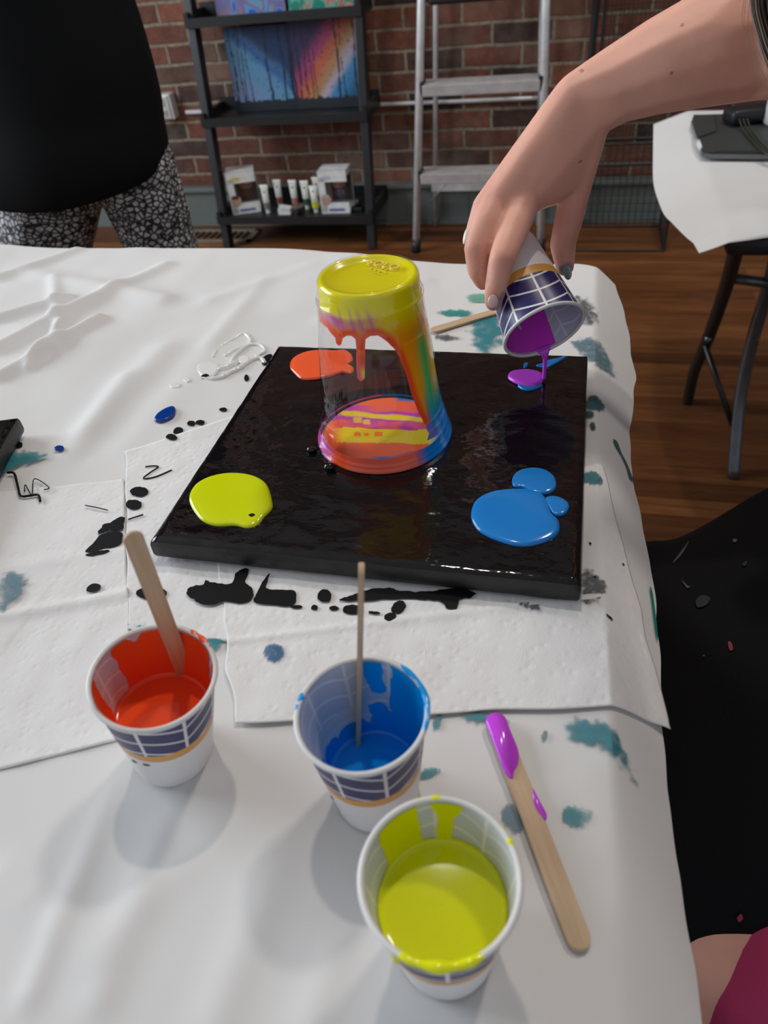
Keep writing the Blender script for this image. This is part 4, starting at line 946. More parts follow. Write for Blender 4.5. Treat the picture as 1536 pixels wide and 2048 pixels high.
# ------------------------------------------------------------------ paper cups
CH, CR, CB = 0.066, 0.0262, 0.0190
def cr(z): return CB + (CR - CB) * z / CH
def paper_cup(label, M, level, cover_fn, pm_col, rimpaint=(), scale=1.0, full=True, marks=(), group='printed paper cups', drop=None, liq_z=None, rough=0.05):
    t = thing('paper_cup', label, 'paper cup', M.translation, group); t.matrix_world = M @ Matrix.Scale(scale, 4)
    n = 120
    outp = [(0.0001, 0.003), (CB - 0.002, 0.003), (CB - 0.0015, 0.0), (CB, 0.0)] + [(cr(z), z) for z in np.linspace(0.001, CH - 0.001, 24)]
    inp = [(cr(z) - 0.0005, z) for z in np.linspace(CH - 0.001, 0.0035, 24)] + [(0.0001, 0.0035)]
    v1, f1 = lathe(outp + inp, n)
    me = bpy.data.meshes.new('cup_wall'); me.from_pydata(v1, [], f1); me.update()
    o = link('cup_wall', me, [CUPO, CUPI], t, local=True)
    for i, p in enumerate(me.polygons): p.material_index = 1 if i // n >= len(outp) - 1 else 0
    for p in me.polygons: p.use_smooth = True
    autosmooth(o, 0.9)
    ring = [(CR + 0.0002 + 0.00115 * math.cos(a_), CH + 0.00115 * math.sin(a_)) for a_ in np.linspace(0, 2 * PI, 13)[:-1]]
    v2, f2 = lathe(ring, n, True); pyobj('rim', v2, f2, WHITEPL, t, local=True)
    # paint clinging to the wall and the liquid
    rows = 56; vs, fs, al = [], [], []
    lz = level
    for j in range(rows + 1):
        z = lz - 0.001 + (CH - 0.0002 - lz) * j / rows
        for i in range(n):
            a_ = 2 * PI * i / n; r_ = cr(z) - 0.0005 - 0.0003; vs.append((r_ * math.cos(a_), r_ * math.sin(a_), z))
            f = cover_fn(math.degrees(a_), (z - lz) / (CH - lz)); al.append(0.5 + max(-0.45, min(0.45, f)))
    for j in range(rows):
        for i in range(n): fs.append((j * n + i, j * n + (i + 1) % n, (j + 1) * n + (i + 1) % n, (j + 1) * n + i))
    o = pyobj('paint_film', vs, fs, COAT, t, local=True); setcol(o, lambda c: pm_col)
    A1 = o.data.attributes.new('A', 'FLOAT', 'POINT'); A1.data.foreach_set('value', np.array(al, dtype=np.float32))
    if full:
        rr = cr(lz) - 0.0007
        v3, f3 = lathe([(rr, lz + 0.0009), (rr - 0.0006, lz + 0.0002), (rr - 0.002, lz), (rr - 0.0024, lz), (rr * 0.6, lz), (0.0001, lz)], n)
        pyobj('liquid_paint', v3, f3, m_paint('liquid', pm_col, rough, 0.02), t, local=True)
    for a0, a1, w in rimpaint:
        pts = [(math.cos(math.radians(a_)) * (CR + 0.0003), math.sin(math.radians(a_)) * (CR + 0.0003), CH + 0.0002) for a_ in np.linspace(a0, a1, 30)]
        rr = [w * (0.25 + 0.75 * math.sin(PI * i / 29) ** 0.5) * (1 + 0.15 * math.sin(i * 0.6)) for i in range(30)]
        tubeobj('rim_paint', pts, rr, m_paint('rim_paint', pm_col, 0.12), t, n=10, local=True)
    for a_, z0, z1, w in (drop or ()):
        ca, sa = math.cos(math.radians(a_)), math.sin(math.radians(a_))
        tubeobj('paint_drip', [((cr(z) + 0.0004) * ca, (cr(z) + 0.0004) * sa, z) for z in np.linspace(z1, z0, 8)], [w * q_ for q_ in (0.8, 0.9, 0.8, 0.85, 1.0, 1.3, 1.5, 0.8)], m_paint('drip', pm_col, 0.12), t, n=10, local=True)
    for a_, z, w in marks:
        ca, sa = math.cos(math.radians(a_)), math.sin(math.radians(a_))
        bm = bmesh.new(); bmesh.ops.create_uvsphere(bm, u_segments=12, v_segments=6, radius=1, matrix=Matrix.Translation(((cr(z) + 0.0001) * ca, (cr(z) + 0.0001) * sa, z)) @ Matrix.Rotation(math.radians(a_ + 90), 4, 'Z') @ Matrix.Diagonal((w, 0.0003, 0.0007, 1)))
        bmobj('paint_speck', bm, INK, t, local=True)
    return t
def ang_in(a_, c, w):
    d = abs((a_ - c + 180) % 360 - 180); return (w - d) / 12.0
def cov_orange(a_, h):
    f = 0.5 + 0.2 * nz(a_ * .03, h * 3)
    g = ang_in(a_, 172, 26) * 1.2 + 0.4 * nz(h * 4, a_ * .05) - 0.2                       # bare patch on the left
    g2 = ang_in(a_, 33, 9) + 0.5 * nz(h * 5, 3) - 3.0 * max(0, 0.45 - h)
    g3 = ang_in(a_, 128, 14) * 0.8 - 4 * (0.93 - h); g4 = ang_in(a_, 88, 3) - 3 * (0.7 - h)
    return f - max(0, g) * 1.0 - max(0, g2) * 1.2 - max(0, g3) - max(0, g4)
def cov_blue(a_, h):
    f = ang_in(a_, 22, 94) * 0.6
    f = max(f, (0.20 - h) * 4 + 0.5 * nz(a_ * .08, h * 5)) 
    f -= 4.5 * max(0, nz(a_ * 0.06 + 7, h * 5.0, 2) - 0.08) * (1 if h > 0.35 else 0.3)
    return f if h < 0.97 or ang_in(a_, 22, 94) > 0 else -1
def cov_yellow(a_, h):
    f = (0.10 - h) * 5
    f = max(f, ang_in(a_, 84 - 5 * h, 7 + 7 * sm(0.6, 0.95, h)) * 0.8 - 0.0); f = max(f, ang_in(a_, 124, 10 + 10 * sm(0.3, 0.55, 1 - abs(h - 0.5))) * 0.7)
    return f + 0.15 * nz(a_ * .1, h * 5)
# orange: leans a little where it stands half on the towel edge
ob = P(347, 1500, 0.7405); ot = P(307, 1352, 0.8055)
ax = (Vector((ot.x, ot.y, 0.8055)) - Vector((ob.x, ob.y, 0.7405))).normalized()
q_ = Vector((0, 0, 1)).rotation_difference(ax); Mo = Matrix.Translation((ob.x, ob.y, 0.7408)) @ q_.to_matrix().to_4x4() @ Matrix.Rotation(math.radians(8), 4, 'Z')
paper_cup('printed paper cup of orange paint, leftmost, wooden stick leaning in it', Mo, 0.034, cov_orange, srgb(255, 92, 40), rimpaint=((35, 75, 0.0012),), marks=((-112, 0.026, 0.0016), (-95, 0.0275, 0.0018)))
b0 = P(723, 1425, 0.806)
paper_cup('printed paper cup of blue paint in the middle, stick upright in it', Matrix.Translation((b0.x, b0.y, 0.7400)) @ Matrix.Rotation(math.radians(-12), 4, 'Z'), 0.018, cov_blue, srgb(0, 166, 252), rimpaint=((-5, 88, 0.0013), (172, 205, 0.0011)), marks=((-120, 0.021, 0.0013),))
y0 = P(879, 1752, 0.806)
paper_cup('printed paper cup of yellow paint, nearest, yellow dripping over its rim', Matrix.Translation((y0.x, y0.y, 0.7400)) @ Matrix.Rotation(math.radians(14), 4, 'Z'), 0.040, cov_yellow, srgb(236, 240, 0), rimpaint=((235, 300, 0.0017), (5, 40, 0.0010), (70, 110, 0.0010)), drop=((231, 0.052, 0.064, 0.0012),))

# craft sticks -------------------------------------------------------
def craft_stick(name, label, p0, p1, nrm, w=0.0095, th=0.0019, cover_n=None, cat='craft stick'):
    """flat rounded stick from p0 to p1 with face normal nrm; local x = along"""
    p0, p1 = Vector(p0), Vector(p1); L = (p1 - p0).length; zx = (p1 - p0).normalized()
    yy = Vector(nrm).normalized(); yy = (yy - zx * yy.dot(zx)).normalized(); xx = yy.cross(zx)
    M = Matrix.Identity(4)
    for i in range(3): M[i][0] = xx[i]; M[i][1] = yy[i]; M[i][2] = zx[i]; M[i][3] = p0[i]
    t = thing(name, label, cat, p0); t.matrix_world = M
    out = []
    for i in range(13): a_ = PI * i / 12; out.append((math.cos(a_) * w / 2, L - w / 2 + math.sin(a_) * w / 2))
    for i in range(13): a_ = PI + PI * i / 12; out.append((math.cos(a_) * w / 2, w / 2 + math.sin(a_) * w / 2))
    bm = bmesh.new(); f = bm.faces.new([bm.verts.new((x, -th / 2, z)) for x, z in out]); r = bmesh.ops.extrude_face_region(bm, geom=[f])
    bmesh.ops.translate(bm, vec=(0, th, 0), verts=[v for v in r['geom'] if isinstance(v, bmesh.types.BMVert)])
    bmesh.ops.bevel(bm, geom=[e for e in bm.edges if abs(e.verts[0].co.y - e.verts[1].co.y) < 1e-6], offset=0.0003, segments=2, affect='EDGES')
    bmobj('wood', bm, STICK, t, local=True, smooth=False); return t, L
A_ = P(368, 1341, 0.7765); topd = 0.272
B_ = PD(262, 1065, topd)
A2 = A_ + (A_ - B_).normalized() * 0.012
craft_stick('craft_stick', 'wooden craft stick leaning in the orange paint cup', A2, B_, (CAM - A_), 0.0078)
A_ = P(717, 1480, 0.757); B_ = PD(723, 1130, 0.262)
A2 = A_ + (A_ - B_).normalized() * 0.006
sd_ = (B_ - A2).cross(CAM - A2)
craft_stick('craft_stick', 'wooden craft stick standing edge-on in the blue paint cup', A2, B_, sd_, 0.0080, 0.0024)
A_ = P(1165, 1905, 0.7408); B_ = P(987, 1437, 0.7408)
t, L = craft_stick('craft_stick', 'craft stick with purple painted end lying right of cups', A_ + Vector((0, 0, 0.0022)), B_ + Vector((0, 0, 0.0022)), (0, 0, 1))
w = 0.0101
def on_stick(pts, nm, thick=0.0011, mt=PURPLE):      # pts: (across -1..1, along 0..1)
    pp = smoothpath([Vector((a_ * w / 2, 0, b_ * L)) for a_, b_ in pts], 5, True); bm = bmesh.new()
    f = bm.faces.new([bm.verts.new((p.x, 0.0009, p.z)) for p in pp]); r = bmesh.ops.extrude_face_region(bm, geom=[f])
    vv = [v for v in r['geom'] if isinstance(v, bmesh.types.BMVert)]; bmesh.ops.translate(bm, vec=(0, thick, 0), verts=vv)
    cc = sum((v.co for v in vv), Vector()) / len(vv)
    for v in vv: v.co = Vector((cc.x + (v.co.x - cc.x) * 0.88, v.co.y, cc.z + (v.co.z - cc.z) * 0.97))
    bmobj(nm, bm, mt, t, local=True)
on_stick([(-1, 0.80), (-1, 0.9), (-1.02, 0.97), (-0.5, 1.005), (0.5, 1.005), (1.02, 0.97), (1, 0.88), (1.0, 0.76), (0.85, 0.70), (0.5, 0.68), (0.1, 0.71), (-0.5, 0.74)], 'purple_paint')
on_stick([(-1.25, 0.50), (-0.95, 0.475), (-0.75, 0.50), (-0.55, 0.54), (-0.65, 0.58), (-0.95, 0.615), (-1.1, 0.56)], 'purple_drip', 0.0006)
craft_stick('craft_stick', 'pale craft stick lying on the paper behind the canvas', P(862, 662, 0.742), P(1010, 618, 0.742) , (0, 0, 1))

# ------------------------------------------------------------------ held cup
def cw(c): return RX * c[0] + RD * c[1] + RF * c[2]
zc = Vector((0.2857, 0.8958, -0.34)).normalized(); xc = Vector((0.93, -0.37, 0)); xc = (xc - zc * xc.dot(zc)).normalized(); yc = zc.cross(xc)
zw, xw, yw = cw(zc), cw(xc), cw(yc); HS = 1.10
rim_c = PD(1088, 661, 0.498); base_c = rim_c - zw * CH * HS
M = Matrix.Identity(4)
for i in range(3): M[i][0] = xw[i]; M[i][1] = yw[i]; M[i][2] = zw[i]; M[i][3] = base_c[i]
def cov_purple(a_, h):
    f = ang_in(a_, 277, 31 - 13 * h) * 0.8
    f2 = ang_in(a_, 224 + 8 * h, 3.5) * 0.8 - 4 * (0.35 - h) if h > 0.3 else -1
    return max(f, f2) - (2 if h > 0.985 and f < 0 else 0)
paper_cup('printed paper cup held tipped in the hand pouring purple paint', M, 0.012, cov_purple, srgb(235, 70, 225), scale=HS, full=True)
def LC(deg, z, r):
    return base_c + (xw * (r * math.cos(math.radians(deg))) + yw * (r * math.sin(math.radians(deg))) + zw * z) * HS
TH = 275
lip = LC(TH, CH + 0.0016, CR + 0.0004); out_ = LC(TH, CH + 0.0030, CR + 0.0012)
land = Vector((out_.x, out_.y, CZ + 0.002))
pts = smoothpath([lip, out_ + Vector((0, 0, -0.002)), out_ + Vector((0, 0, -0.010)), land], 6); n_ = len(pts)
rr = [0.0024 - 0.0009 * sm(0, 10, i) for i in range(n_)]
tag(tubeobj('paint_stream', pts, rr, PURPLE, n=12), 'thin stream of purple paint falling from tipped cup onto canvas', 'paint')
bm = bmesh.new(); hull(bm, [(LC(TH - 11, CH - 0.002, cr(CH) - 0.0012), 0.0006), (LC(TH + 11, CH - 0.002, cr(CH) - 0.0012), 0.0006), (LC(TH - 9, CH + 0.0006, CR - 0.0006), 0.0008), (LC(TH + 9, CH + 0.0006, CR - 0.0006), 0.0008), (LC(TH, CH + 0.001, CR), 0.0012)])
hull(bm, [(LC(TH - 6, CH + 0.0012, CR), 0.0010), (LC(TH + 6, CH + 0.0012, CR), 0.0010), (out_ + Vector((0, 0, -0.002)), 0.0018)]); chain(bm, [(out_ + Vector((0, 0, -0.002)), 0.0020), (out_ + Vector((0, 0, -0.009)), 0.0014)])
tag(organic('paint_lip', bm, 0.0005, 6, PURPLE), 'sheet of purple paint running over the lip of tipped cup', 'paint')

# ------------------------------------------------------------------ pouring person
def B(x, y, d, rpx): return (PD(x, y, d), rpx * d / F_PX)
W1, W2 = B(1148, 190, 0.468, 41), B(1187, 234, 0.476, 38)
IM, MM, RM, LM = B(1052, 400, 0.492, 31), B(992, 402, 0.492, 29), B(968, 414, 0.507, 25), B(985, 428, 0.530, 21)
bm = bmesh.new()
hull(bm, [W1, W2, IM, MM]); hull(bm, [W1, MM, RM, LM]); hull(bm, [W2, B(1150, 345, 0.500, 34), IM, B(1100, 360, 0.498, 30)]); hull(bm, [W1, W2, LM, B(1120, 380, 0.53, 26)])
hull(bm, [W2, B(1145, 350, 0.503, 34), B(1142, 420, 0.517, 29)])
hull(bm, [B(1150, 330, 0.503, 36), B(1120, 370, 0.512, 28), B(1100, 392, 0.50, 20)])
chain(bm, [B(1142, 420, 0.517, 31), B(1126, 488, 0.532, 27), B(1130, 534, 0.536, 19)])
chain(bm, [IM, B(1030, 450, 0.486, 33), B(1004, 518, 0.478, 28), B(992, 572, 0.485, 23.5), B(987, 604, 0.492, 19)])
chain(bm, [MM, B(972, 445, 0.489, 31), B(954, 495, 0.489, 27.5), B(956, 538, 0.497, 23), B(966, 563, 0.505, 18)])
chain(bm, [RM, B(949, 470, 0.510, 21), B(954, 515, 0.518, 18), B(976, 550, 0.522, 14)])
chain(bm, [LM, B(975, 485, 0.535, 17), B(1000, 530, 0.540, 13)])
hull(bm, [W1, W2, B(1234, 170, 0.468, 72)])
chain(bm, [B(1234, 170, 0.468, 72), B(1325, 131, 0.462, 89), B(1422, 97, 0.458, 107), B(1545, 62, 0.455, 124)])
chain(bm, [B(1545, 62, 0.455, 124), (Vector((0.215, 0.47, 0.99)), 0.043)])
SHO = Vector((0.46, 0.42, 1.10))
hull(bm, [(Vector((0.215, 0.47, 0.99)), 0.043), (SHO, 0.052)])
per = thing('person', 'person in black apron reaching in from the right, tipping a paper cup', 'person', (0.42, 0.38, 0.0))
body = organic('body', bm, 0.0015, 14, SKIN, per)
# torso, head, other arm and legs, coarser, joined to the same body mesh
bm = bmesh.new()
hull(bm, [(Vector((0.47, 0.22, 1.08)), 0.07), (Vector((0.47, 0.42, 1.08)), 0.07), (Vector((0.52, 0.25, 0.78)), 0.10), (Vector((0.52, 0.37, 0.78)), 0.10)])
hull(bm, [(Vector((0.52, 0.25, 0.80)), 0.10), (Vector((0.52, 0.37, 0.80)), 0.10), (Vector((0.54, 0.24, 0.60)), 0.11), (Vector((0.54, 0.39, 0.60)), 0.11)])
chain(bm, [(Vector((0.46, 0.34, 1.12)), 0.055), (Vector((0.36, 0.43, 1.18)), 0.052)])
hull(bm, [(Vector((0.30, 0.48, 1.215)), 0.085), (Vector((0.27, 0.48, 1.185)), 0.075), (Vector((0.25, 0.47, 1.13)), 0.034)])
hull(bm, [(Vector((0.198, 0.475, 1.155)), 0.010), (Vector((0.210, 0.478, 1.19)), 0.008)])
for yy, e in ((0.205, -0.005), (0.43, 0.01)):
    chain(bm, [(Vector((0.54, yy + e, 0.56)), 0.092), (Vector((0.22, yy + e * 0.5, 0.505)), 0.070), (Vector((0.12, yy, 0.50)), 0.060)])
    chain(bm, [(Vector((0.12, yy, 0.50)), 0.058), (Vector((0.14, yy, 0.30)), 0.052), (Vector((0.17, yy, 0.08)), 0.036), (Vector((0.06, yy, 0.035)), 0.030)])
chain(bm, [(Vector((0.47, 0.18, 1.08)), 0.052), (Vector((0.43, 0.06, 0.86)), 0.042), (Vector((0.33, 0.14, 0.72)), 0.033), (Vector((0.29, 0.20, 0.66)), 0.028)])
hull(bm, [(SHO, 0.055), (Vector((0.47, 0.36, 1.08)), 0.065)])
b2 = organic('torso_tmp', bm, 0.008, 6, SKIN, per)
bm = bmesh.new(); bm.from_mesh(body.data); bm.from_mesh(b2.data); bm.to_mesh(body.data); bm.free(); bpy.data.objects.remove(b2)
for p in body.data.polygons: p.use_smooth = True
loc0 = per.location.copy()
PAINTPTS = [(B(1003, 600, 0.485, 1)[0], 0.0042, (0.22, 0.22, 0.26), 0.75), (B(993, 612, 0.487, 1)[0], 0.004, (0.42, 0.30, 0.33), 0.6), (B(967, 552, 0.485, 1)[0], 0.007, (0.30, 0.27, 0.30), 0.6), (B(968, 530, 0.482, 1)[0], 0.005, (0.32, 0.28, 0.31), 0.5), (B(1133, 545, 0.53, 1)[0], 0.007, (0.17, 0.19, 0.21), 0.85)]
REDS = [(IM[0], 0.014), (MM[0], 0.012), (B(1004, 520, 0.476, 1)[0], 0.010), (B(953, 495, 0.489, 1)[0], 0.010), (B(987, 606, 0.49, 1)[0], 0.008), (B(1126, 480, 0.53, 1)[0], 0.018), (B(1150, 400, 0.515, 1)[0], 0.03)]
def skin_col(c):
    w_ = c + loc0; base = (0.84, 0.47, 0.36); base = lerp(base, (0.80, 0.41, 0.30), 0.5 + 0.5 * nz(w_.x * 30, w_.y * 30, w_.z * 30))
    for p, r in REDS:
        d = (w_ - p).length
        if d < 3 * r: base = lerp(base, (0.52, 0.20, 0.15), 0.45 * math.exp(-(d / r) ** 2))
    for p, r, cc, s in PAINTPTS:
        d = (w_ - p).length + 0.0025 * nz(w_.x * 300, w_.y * 300, w_.z * 300)
        if d < 2 * r: base = lerp(base, cc, s * sm(r * 1.4, r * 0.6, d))
    for x, y, r in ((1163, 141, 0.0008), (1160, 323, 0.0009), (1365, 50, 0.0009), (1343, 145, 0.0008)):
        px_, py_ = proj(w_)
        if abs(px_ - x) < 3 and abs(py_ - y) < 3 and w_.z > 0.8: base = lerp(base, (0.16, 0.07, 0.05), 0.7)
    return base
setcol(body, skin_col)
NAIL = plain('fingernail', (0.48, 0.33, 0.32), 0.25)
def nail(x, y, d, along, wd, ln, mt, nrm, name='fingernail'):
    c = PD(x, y, d); zx = cw(Vector(along)).normalized(); yy = cw(Vector(nrm)).normalized(); yy = (yy - zx * yy.dot(zx)).normalized(); xx = yy.cross(zx)
    M_ = Matrix.Identity(4)
    for i in range(3): M_[i][0] = xx[i] * wd; M_[i][1] = yy[i] * 0.0012; M_[i][2] = zx[i] * ln; M_[i][3] = c[i]
    bm = bmesh.new(); bmesh.ops.create_uvsphere(bm, u_segments=20, v_segments=12, radius=1, matrix=M_); return bmobj(name, bm, mt, per)
nail(986, 603, 0.4822, (0.1, 1, 0.2), 0.0038, 0.0046, NAIL, (-0.45, 0.1, -0.9))
nail(1135, 544, 0.5300, (0.1, 1, 0.1), 0.0044, 0.0058, plain('grey_painted_nail', (0.20, 0.23, 0.26), 0.25), (0.5, 0.2, -0.8))
nail(931, 473, 0.4985, (-0.2, 1, 0.1), 0.0022, 0.0055, plain('white_nail', (0.7, 0.68, 0.66), 0.3), (-0.8, 0, -0.5))

def loft(secs, n=40, seed=0, fold=0.0, cap=False):
    """secs: (centre, rx, ry, tilt) ellipses stacked along z"""
    vs, fs = [], []
    for k, (c, rx, ry) in enumerate(secs):
        for j in range(n):
            a_ = 2 * PI * j / n; f_ = 1 + fold * nz(math.cos(a_) * 2.5 + seed, math.sin(a_) * 2.5, c[2] * 6 + seed)
            vs.append((c[0] + rx * f_ * math.cos(a_), c[1] + ry * f_ * math.sin(a_), c[2] + (c[3] if len(c) > 3 else 0) * math.sin(a_)))
    for k in range(len(secs) - 1):
        for j in range(n): fs.append((k * n + j, k * n + (j + 1) % n, (k + 1) * n + (j + 1) % n, (k + 1) * n + j))
    if cap: fs.append(tuple(range((len(secs) - 1) * n, len(secs) * n)))
    return vs, fs
# shirt and apron
bm = bmesh.new()
hull(bm, [(Vector((0.47, 0.20, 1.07)), 0.085), (Vector((0.47, 0.44, 1.07)), 0.085), (Vector((0.52, 0.24, 0.78)), 0.115), (Vector((0.52, 0.38, 0.78)), 0.115)])
hull(bm, [(Vector((0.52, 0.24, 0.80)), 0.115), (Vector((0.52, 0.38, 0.80)), 0.115), (Vector((0.54, 0.24, 0.62)), 0.125), (Vector((0.54, 0.40, 0.62)), 0.125)])
hull(bm, [(Vector((0.40, 0.45, 1.06)), 0.062), (Vector((0.47, 0.40, 1.08)), 0.075)]); hull(bm, [(Vector((0.46, 0.14, 1.0)), 0.06), (Vector((0.47, 0.22, 1.07)), 0.075)])
organic('shirt', bm, 0.008, 8, m_fabric('dark_shirt', (0.01, 0.01, 0.012)), per)
ap = []
# apron: draped sheet over lap, rising to the chest
nx, ny = 90, 80; vs, fs = [], []
for j in range(ny + 1):
    v = j / ny
    for i in range(nx + 1):
        u = i / nx
        ylo = 0.156 + 0.05 * u; yhi = 0.545 - 0.0 * u + 0.07 * sm(0.2, 0.7, u)
        y = ylo + (yhi - ylo) * v + 0.05 * sm(0.55, 1.0, u) * (v - 0.2)
        if u < 0.62: x = 0.045 + (0.36 - 0.045) * (u / 0.62); z = 0.612 - 0.03 * (x < 0.1) * (0.1 - x) * 10
        else: q2 = (u - 0.62) / 0.38; x = 0.36 + 0.02 * math.sin(q2 * 2.0); z = 0.612 + 0.46 * q2 * 1.0; x += 0.02 * q2
        if u < 0.62: z += 0.10 * sm(0.10, 0.34, x) ** 1.4
        c_ = (v - 0.5) * 2; z -= (0.08 * abs(c_) ** 3.2 * ((1 - 0.7 * sm(0.10, 0.20, x)) if c_ > 0 else 1) if u < 0.62 else 0.0) + 0.012 * (1 - math.cos(v * 2 * PI * 1)) * 0.0
        x += 0.10 * sm(0.6, 0.8, u) * abs(c_) ** 2
        z += 0.006 * nz(x * 9, y * 9, 2)
        vs.append((x, y, z))
for j in range(ny):
    for i in range(nx):
        a_ = j * (nx + 1) + i; fs.append((a_, a_ + 1, a_ + nx + 2, a_ + nx + 1))
apron = pyobj('apron', vs, fs, APRON, per); sd = apron.modifiers.new('t', 'SOLIDIFY'); sd.thickness = 0.002
# paint marks on the apron
from mathutils.bvhtree import BVHTree
bvh = BVHTree.FromPolygons([Vector(v) for v in vs], fs)
def on_apron(x, y):
    h = bvh.ray_cast(CAM, ray(x, y).normalized()); return h[0] if h[0] is not None else None
def apron_mark(pts, mt):
    w_ = [on_apron(x, y) for x, y in pts]
    if any(p is None for p in w_): return
    w_ = smoothpath(w_, 4, True); c_ = sum(w_, Vector()) / len(w_); up = (CAM - c_).normalized()
    bm = bmesh.new(); vv = [bm.verts.new(p + up * 0.0022) for p in w_]; f = bm.faces.new(vv); bmesh.ops.triangulate(bm, faces=[f]); bmobj('paint_mark', bm, mt, apron, local=False)
def mark_fix():
    pass
GM = plain('grey_dried_paint', (0.10, 0.10, 0.105), 0.8); GM2 = plain('faint_dried_paint', (0.022, 0.024, 0.027), 0.85); RM_ = plain('red_dried_paint', (0.30, 0.02, 0.05), 0.7)
for pts, mt in (([(1340, 1112), (1352, 1085), (1368, 1050), (1370, 1055), (1356, 1092), (1344, 1114)], GM), ([(1345, 1126), (1360, 1105), (1378, 1082), (1362, 1110)], GM), ([(1320, 1078), (1345, 1082), (1348, 1092), (1322, 1096)], GM2),
                ([(1466, 1078), (1474, 1078), (1472, 1084), (1466, 1083)], GM), ([(1364, 1160), (1376, 1172), (1382, 1170), (1374, 1176)], GM), ([(1392, 1200), (1405, 1190), (1420, 1196), (1412, 1210), (1395, 1214)], GM2),
                ([(1484, 1128), (1494, 1122), (1490, 1132)], GM2), ([(1456, 1284), (1462, 1284), (1466, 1298), (1459, 1300)], RM_), ([(1474, 1836), (1482, 1828), (1486, 1838), (1478, 1844)], RM_), ([(1405, 1310), (1410, 1310), (1408, 1313)], GM)):
    apron_mark(pts, mt)
# pink shorts on the thighs
bm = bmesh.new()
for yy, e in ((0.205, -0.005), (0.43, 0.01)):
    chain(bm, [(Vector((0.54, yy + e, 0.55)), 0.10), (Vector((0.30, yy + e * 0.7, 0.510)), 0.084), (Vector((0.185, yy + e * 0.5 - (0.012 if yy < 0.3 else 0), 0.497)), 0.079)])
organic('shorts', bm, 0.006, 4, PINK, per)
bm = bmesh.new()
for yy in (0.22, 0.42): chain(bm, [(Vector((0.17, yy, 0.045)), 0.045), (Vector((0.05, yy, 0.035)), 0.036)])
organic('shoes', bm, 0.006, 4, BLACKP, per)
# hair: crown plus long locks falling forward
bm = bmesh.new(); hull(bm, [(Vector((0.315, 0.485, 1.23)), 0.098), (Vector((0.34, 0.47, 1.17)), 0.085)]); 
organic('hair', bm, 0.006, 4, plain('brown_hair', (0.045, 0.032, 0.024), 0.45), per)
bm = bmesh.new(); random.seed(3)
for i in range(320):
    f_ = random.random(); o1 = random.gauss(0, 1); g_ = f_ * 95 + 4 * random.gauss(0, 1)
    b_ = PD(1504 + g_, 0, 0.392 + 0.003 * o1); tip = PD(1556 + g_, 165 + 20 * random.random(), 0.386 + 0.002 * o1)
    path = [Vector((0.285 + 0.02 * f_, 0.53 + 0.004 * o1, 1.31)), Vector((0.17 + 0.02 * f_, 0.535 + 0.004 * o1, 1.26))]
    path += [b_ + Vector((0.012, 0.004, 0.15)), b_ + Vector((0.0, 0.002, 0.06)), b_ + Vector((-0.001, 0, 0.02)), b_, b_.lerp(tip, 0.45) + Vector((-0.0018, 0, 0)), tip]
    tube(bm, smoothpath(path, 6), 0.00042, 4, False)
for x_, y_ in ((1492, 90), (1500, 120), (1488, 60)):
    tube(bm, smoothpath([PD(x_, 0, 0.39) + Vector((0, 0, 0.1)), PD(x_, 0, 0.39), PD(x_ + 12, y_, 0.386), PD(x_ + 40, y_ + 70, 0.384)], 8), 0.00009, 4, False)
bmobj('hair_locks', bm, plain('brown_hair', (0.12, 0.085, 0.062), 0.45), per)
t = thing('stool', 'seat under the person in the black apron', 'stool', (0.55, 0.32, 0))
bm = bmesh.new(); tube(bm, [(0.55, 0.32, 0.42), (0.55, 0.32, 0.46)], 0.17, 32); bmobj('seat', bm, BLACKP, t)
for a_ in range(4):
    ca, sa = math.cos(a_ * PI / 2 + 0.7), math.sin(a_ * PI / 2 + 0.7); tubeobj('leg', [(0.55 + ca * 0.12, 0.32 + sa * 0.12, 0.42), (0.55 + ca * 0.18, 0.32 + sa * 0.18, 0.0)], 0.012, GREYM, t)

# ------------------------------------------------------------------ standing person
YP = 1.06
def BY(x, y, Y, r): return (PY(x, y, Y), r)
ps = thing('person', 'person in loose black top and black and white patterned leggings, standing', 'person', (PY(160, 400, YP).x, YP, 0))
hipR = PY(262, 330, YP); kneeR_dir = (PY(330, 500, YP) - hipR)
thR = PY(322, 490, YP); kR = hipR + (thR - hipR) * 2.35; kR.z = 0.43; fR = Vector((kR.x + 0.02, YP + 0.03, 0.07))
hipL = PY(105, 360, YP - 0.02); thL = PY(88, 500, YP - 0.03); kL = Vector((thL.x - 0.01, YP - 0.06, 0.43)); fL = Vector((kL.x - 0.01, YP, 0.07))
bm = bmesh.new(); pel = Vector(((hipR.x + hipL.x) / 2, YP, 0.80))
hull(bm, [(hipR + Vector((-0.005, 0, 0.02)), 0.070), (hipL + Vector((0.0, 0, 0.03)), 0.078), (pel + Vector((-0.02, 0, 0.05)), 0.09)])
chain(bm, [(hipR, 0.071), (thR, 0.061), (kR, 0.050), (fR, 0.036)]); chain(bm, [(hipL, 0.080), (thL, 0.074), (kL, 0.053), (fL, 0.036)])
organic('leggings', bm, 0.006, 5, LEG, ps)
bm = bmesh.new(); cxp = pel.x - 0.03
hull(bm, [(Vector((cxp - 0.13, YP, 1.30)), 0.06), (Vector((cxp + 0.13, YP, 1.30)), 0.06), (Vector((cxp - 0.05, YP, 1.0)), 0.09), (Vector((cxp + 0.05, YP, 1.0)), 0.09)])
chain(bm, [(Vector((cxp, YP, 1.33)), 0.05), (Vector((cxp, YP - 0.01, 1.43)), 0.05)]); hull(bm, [(Vector((cxp, YP, 1.54)), 0.088), (Vector((cxp, YP - 0.02, 1.49)), 0.07), (Vector((cxp, YP - 0.035, 1.44)), 0.035)])
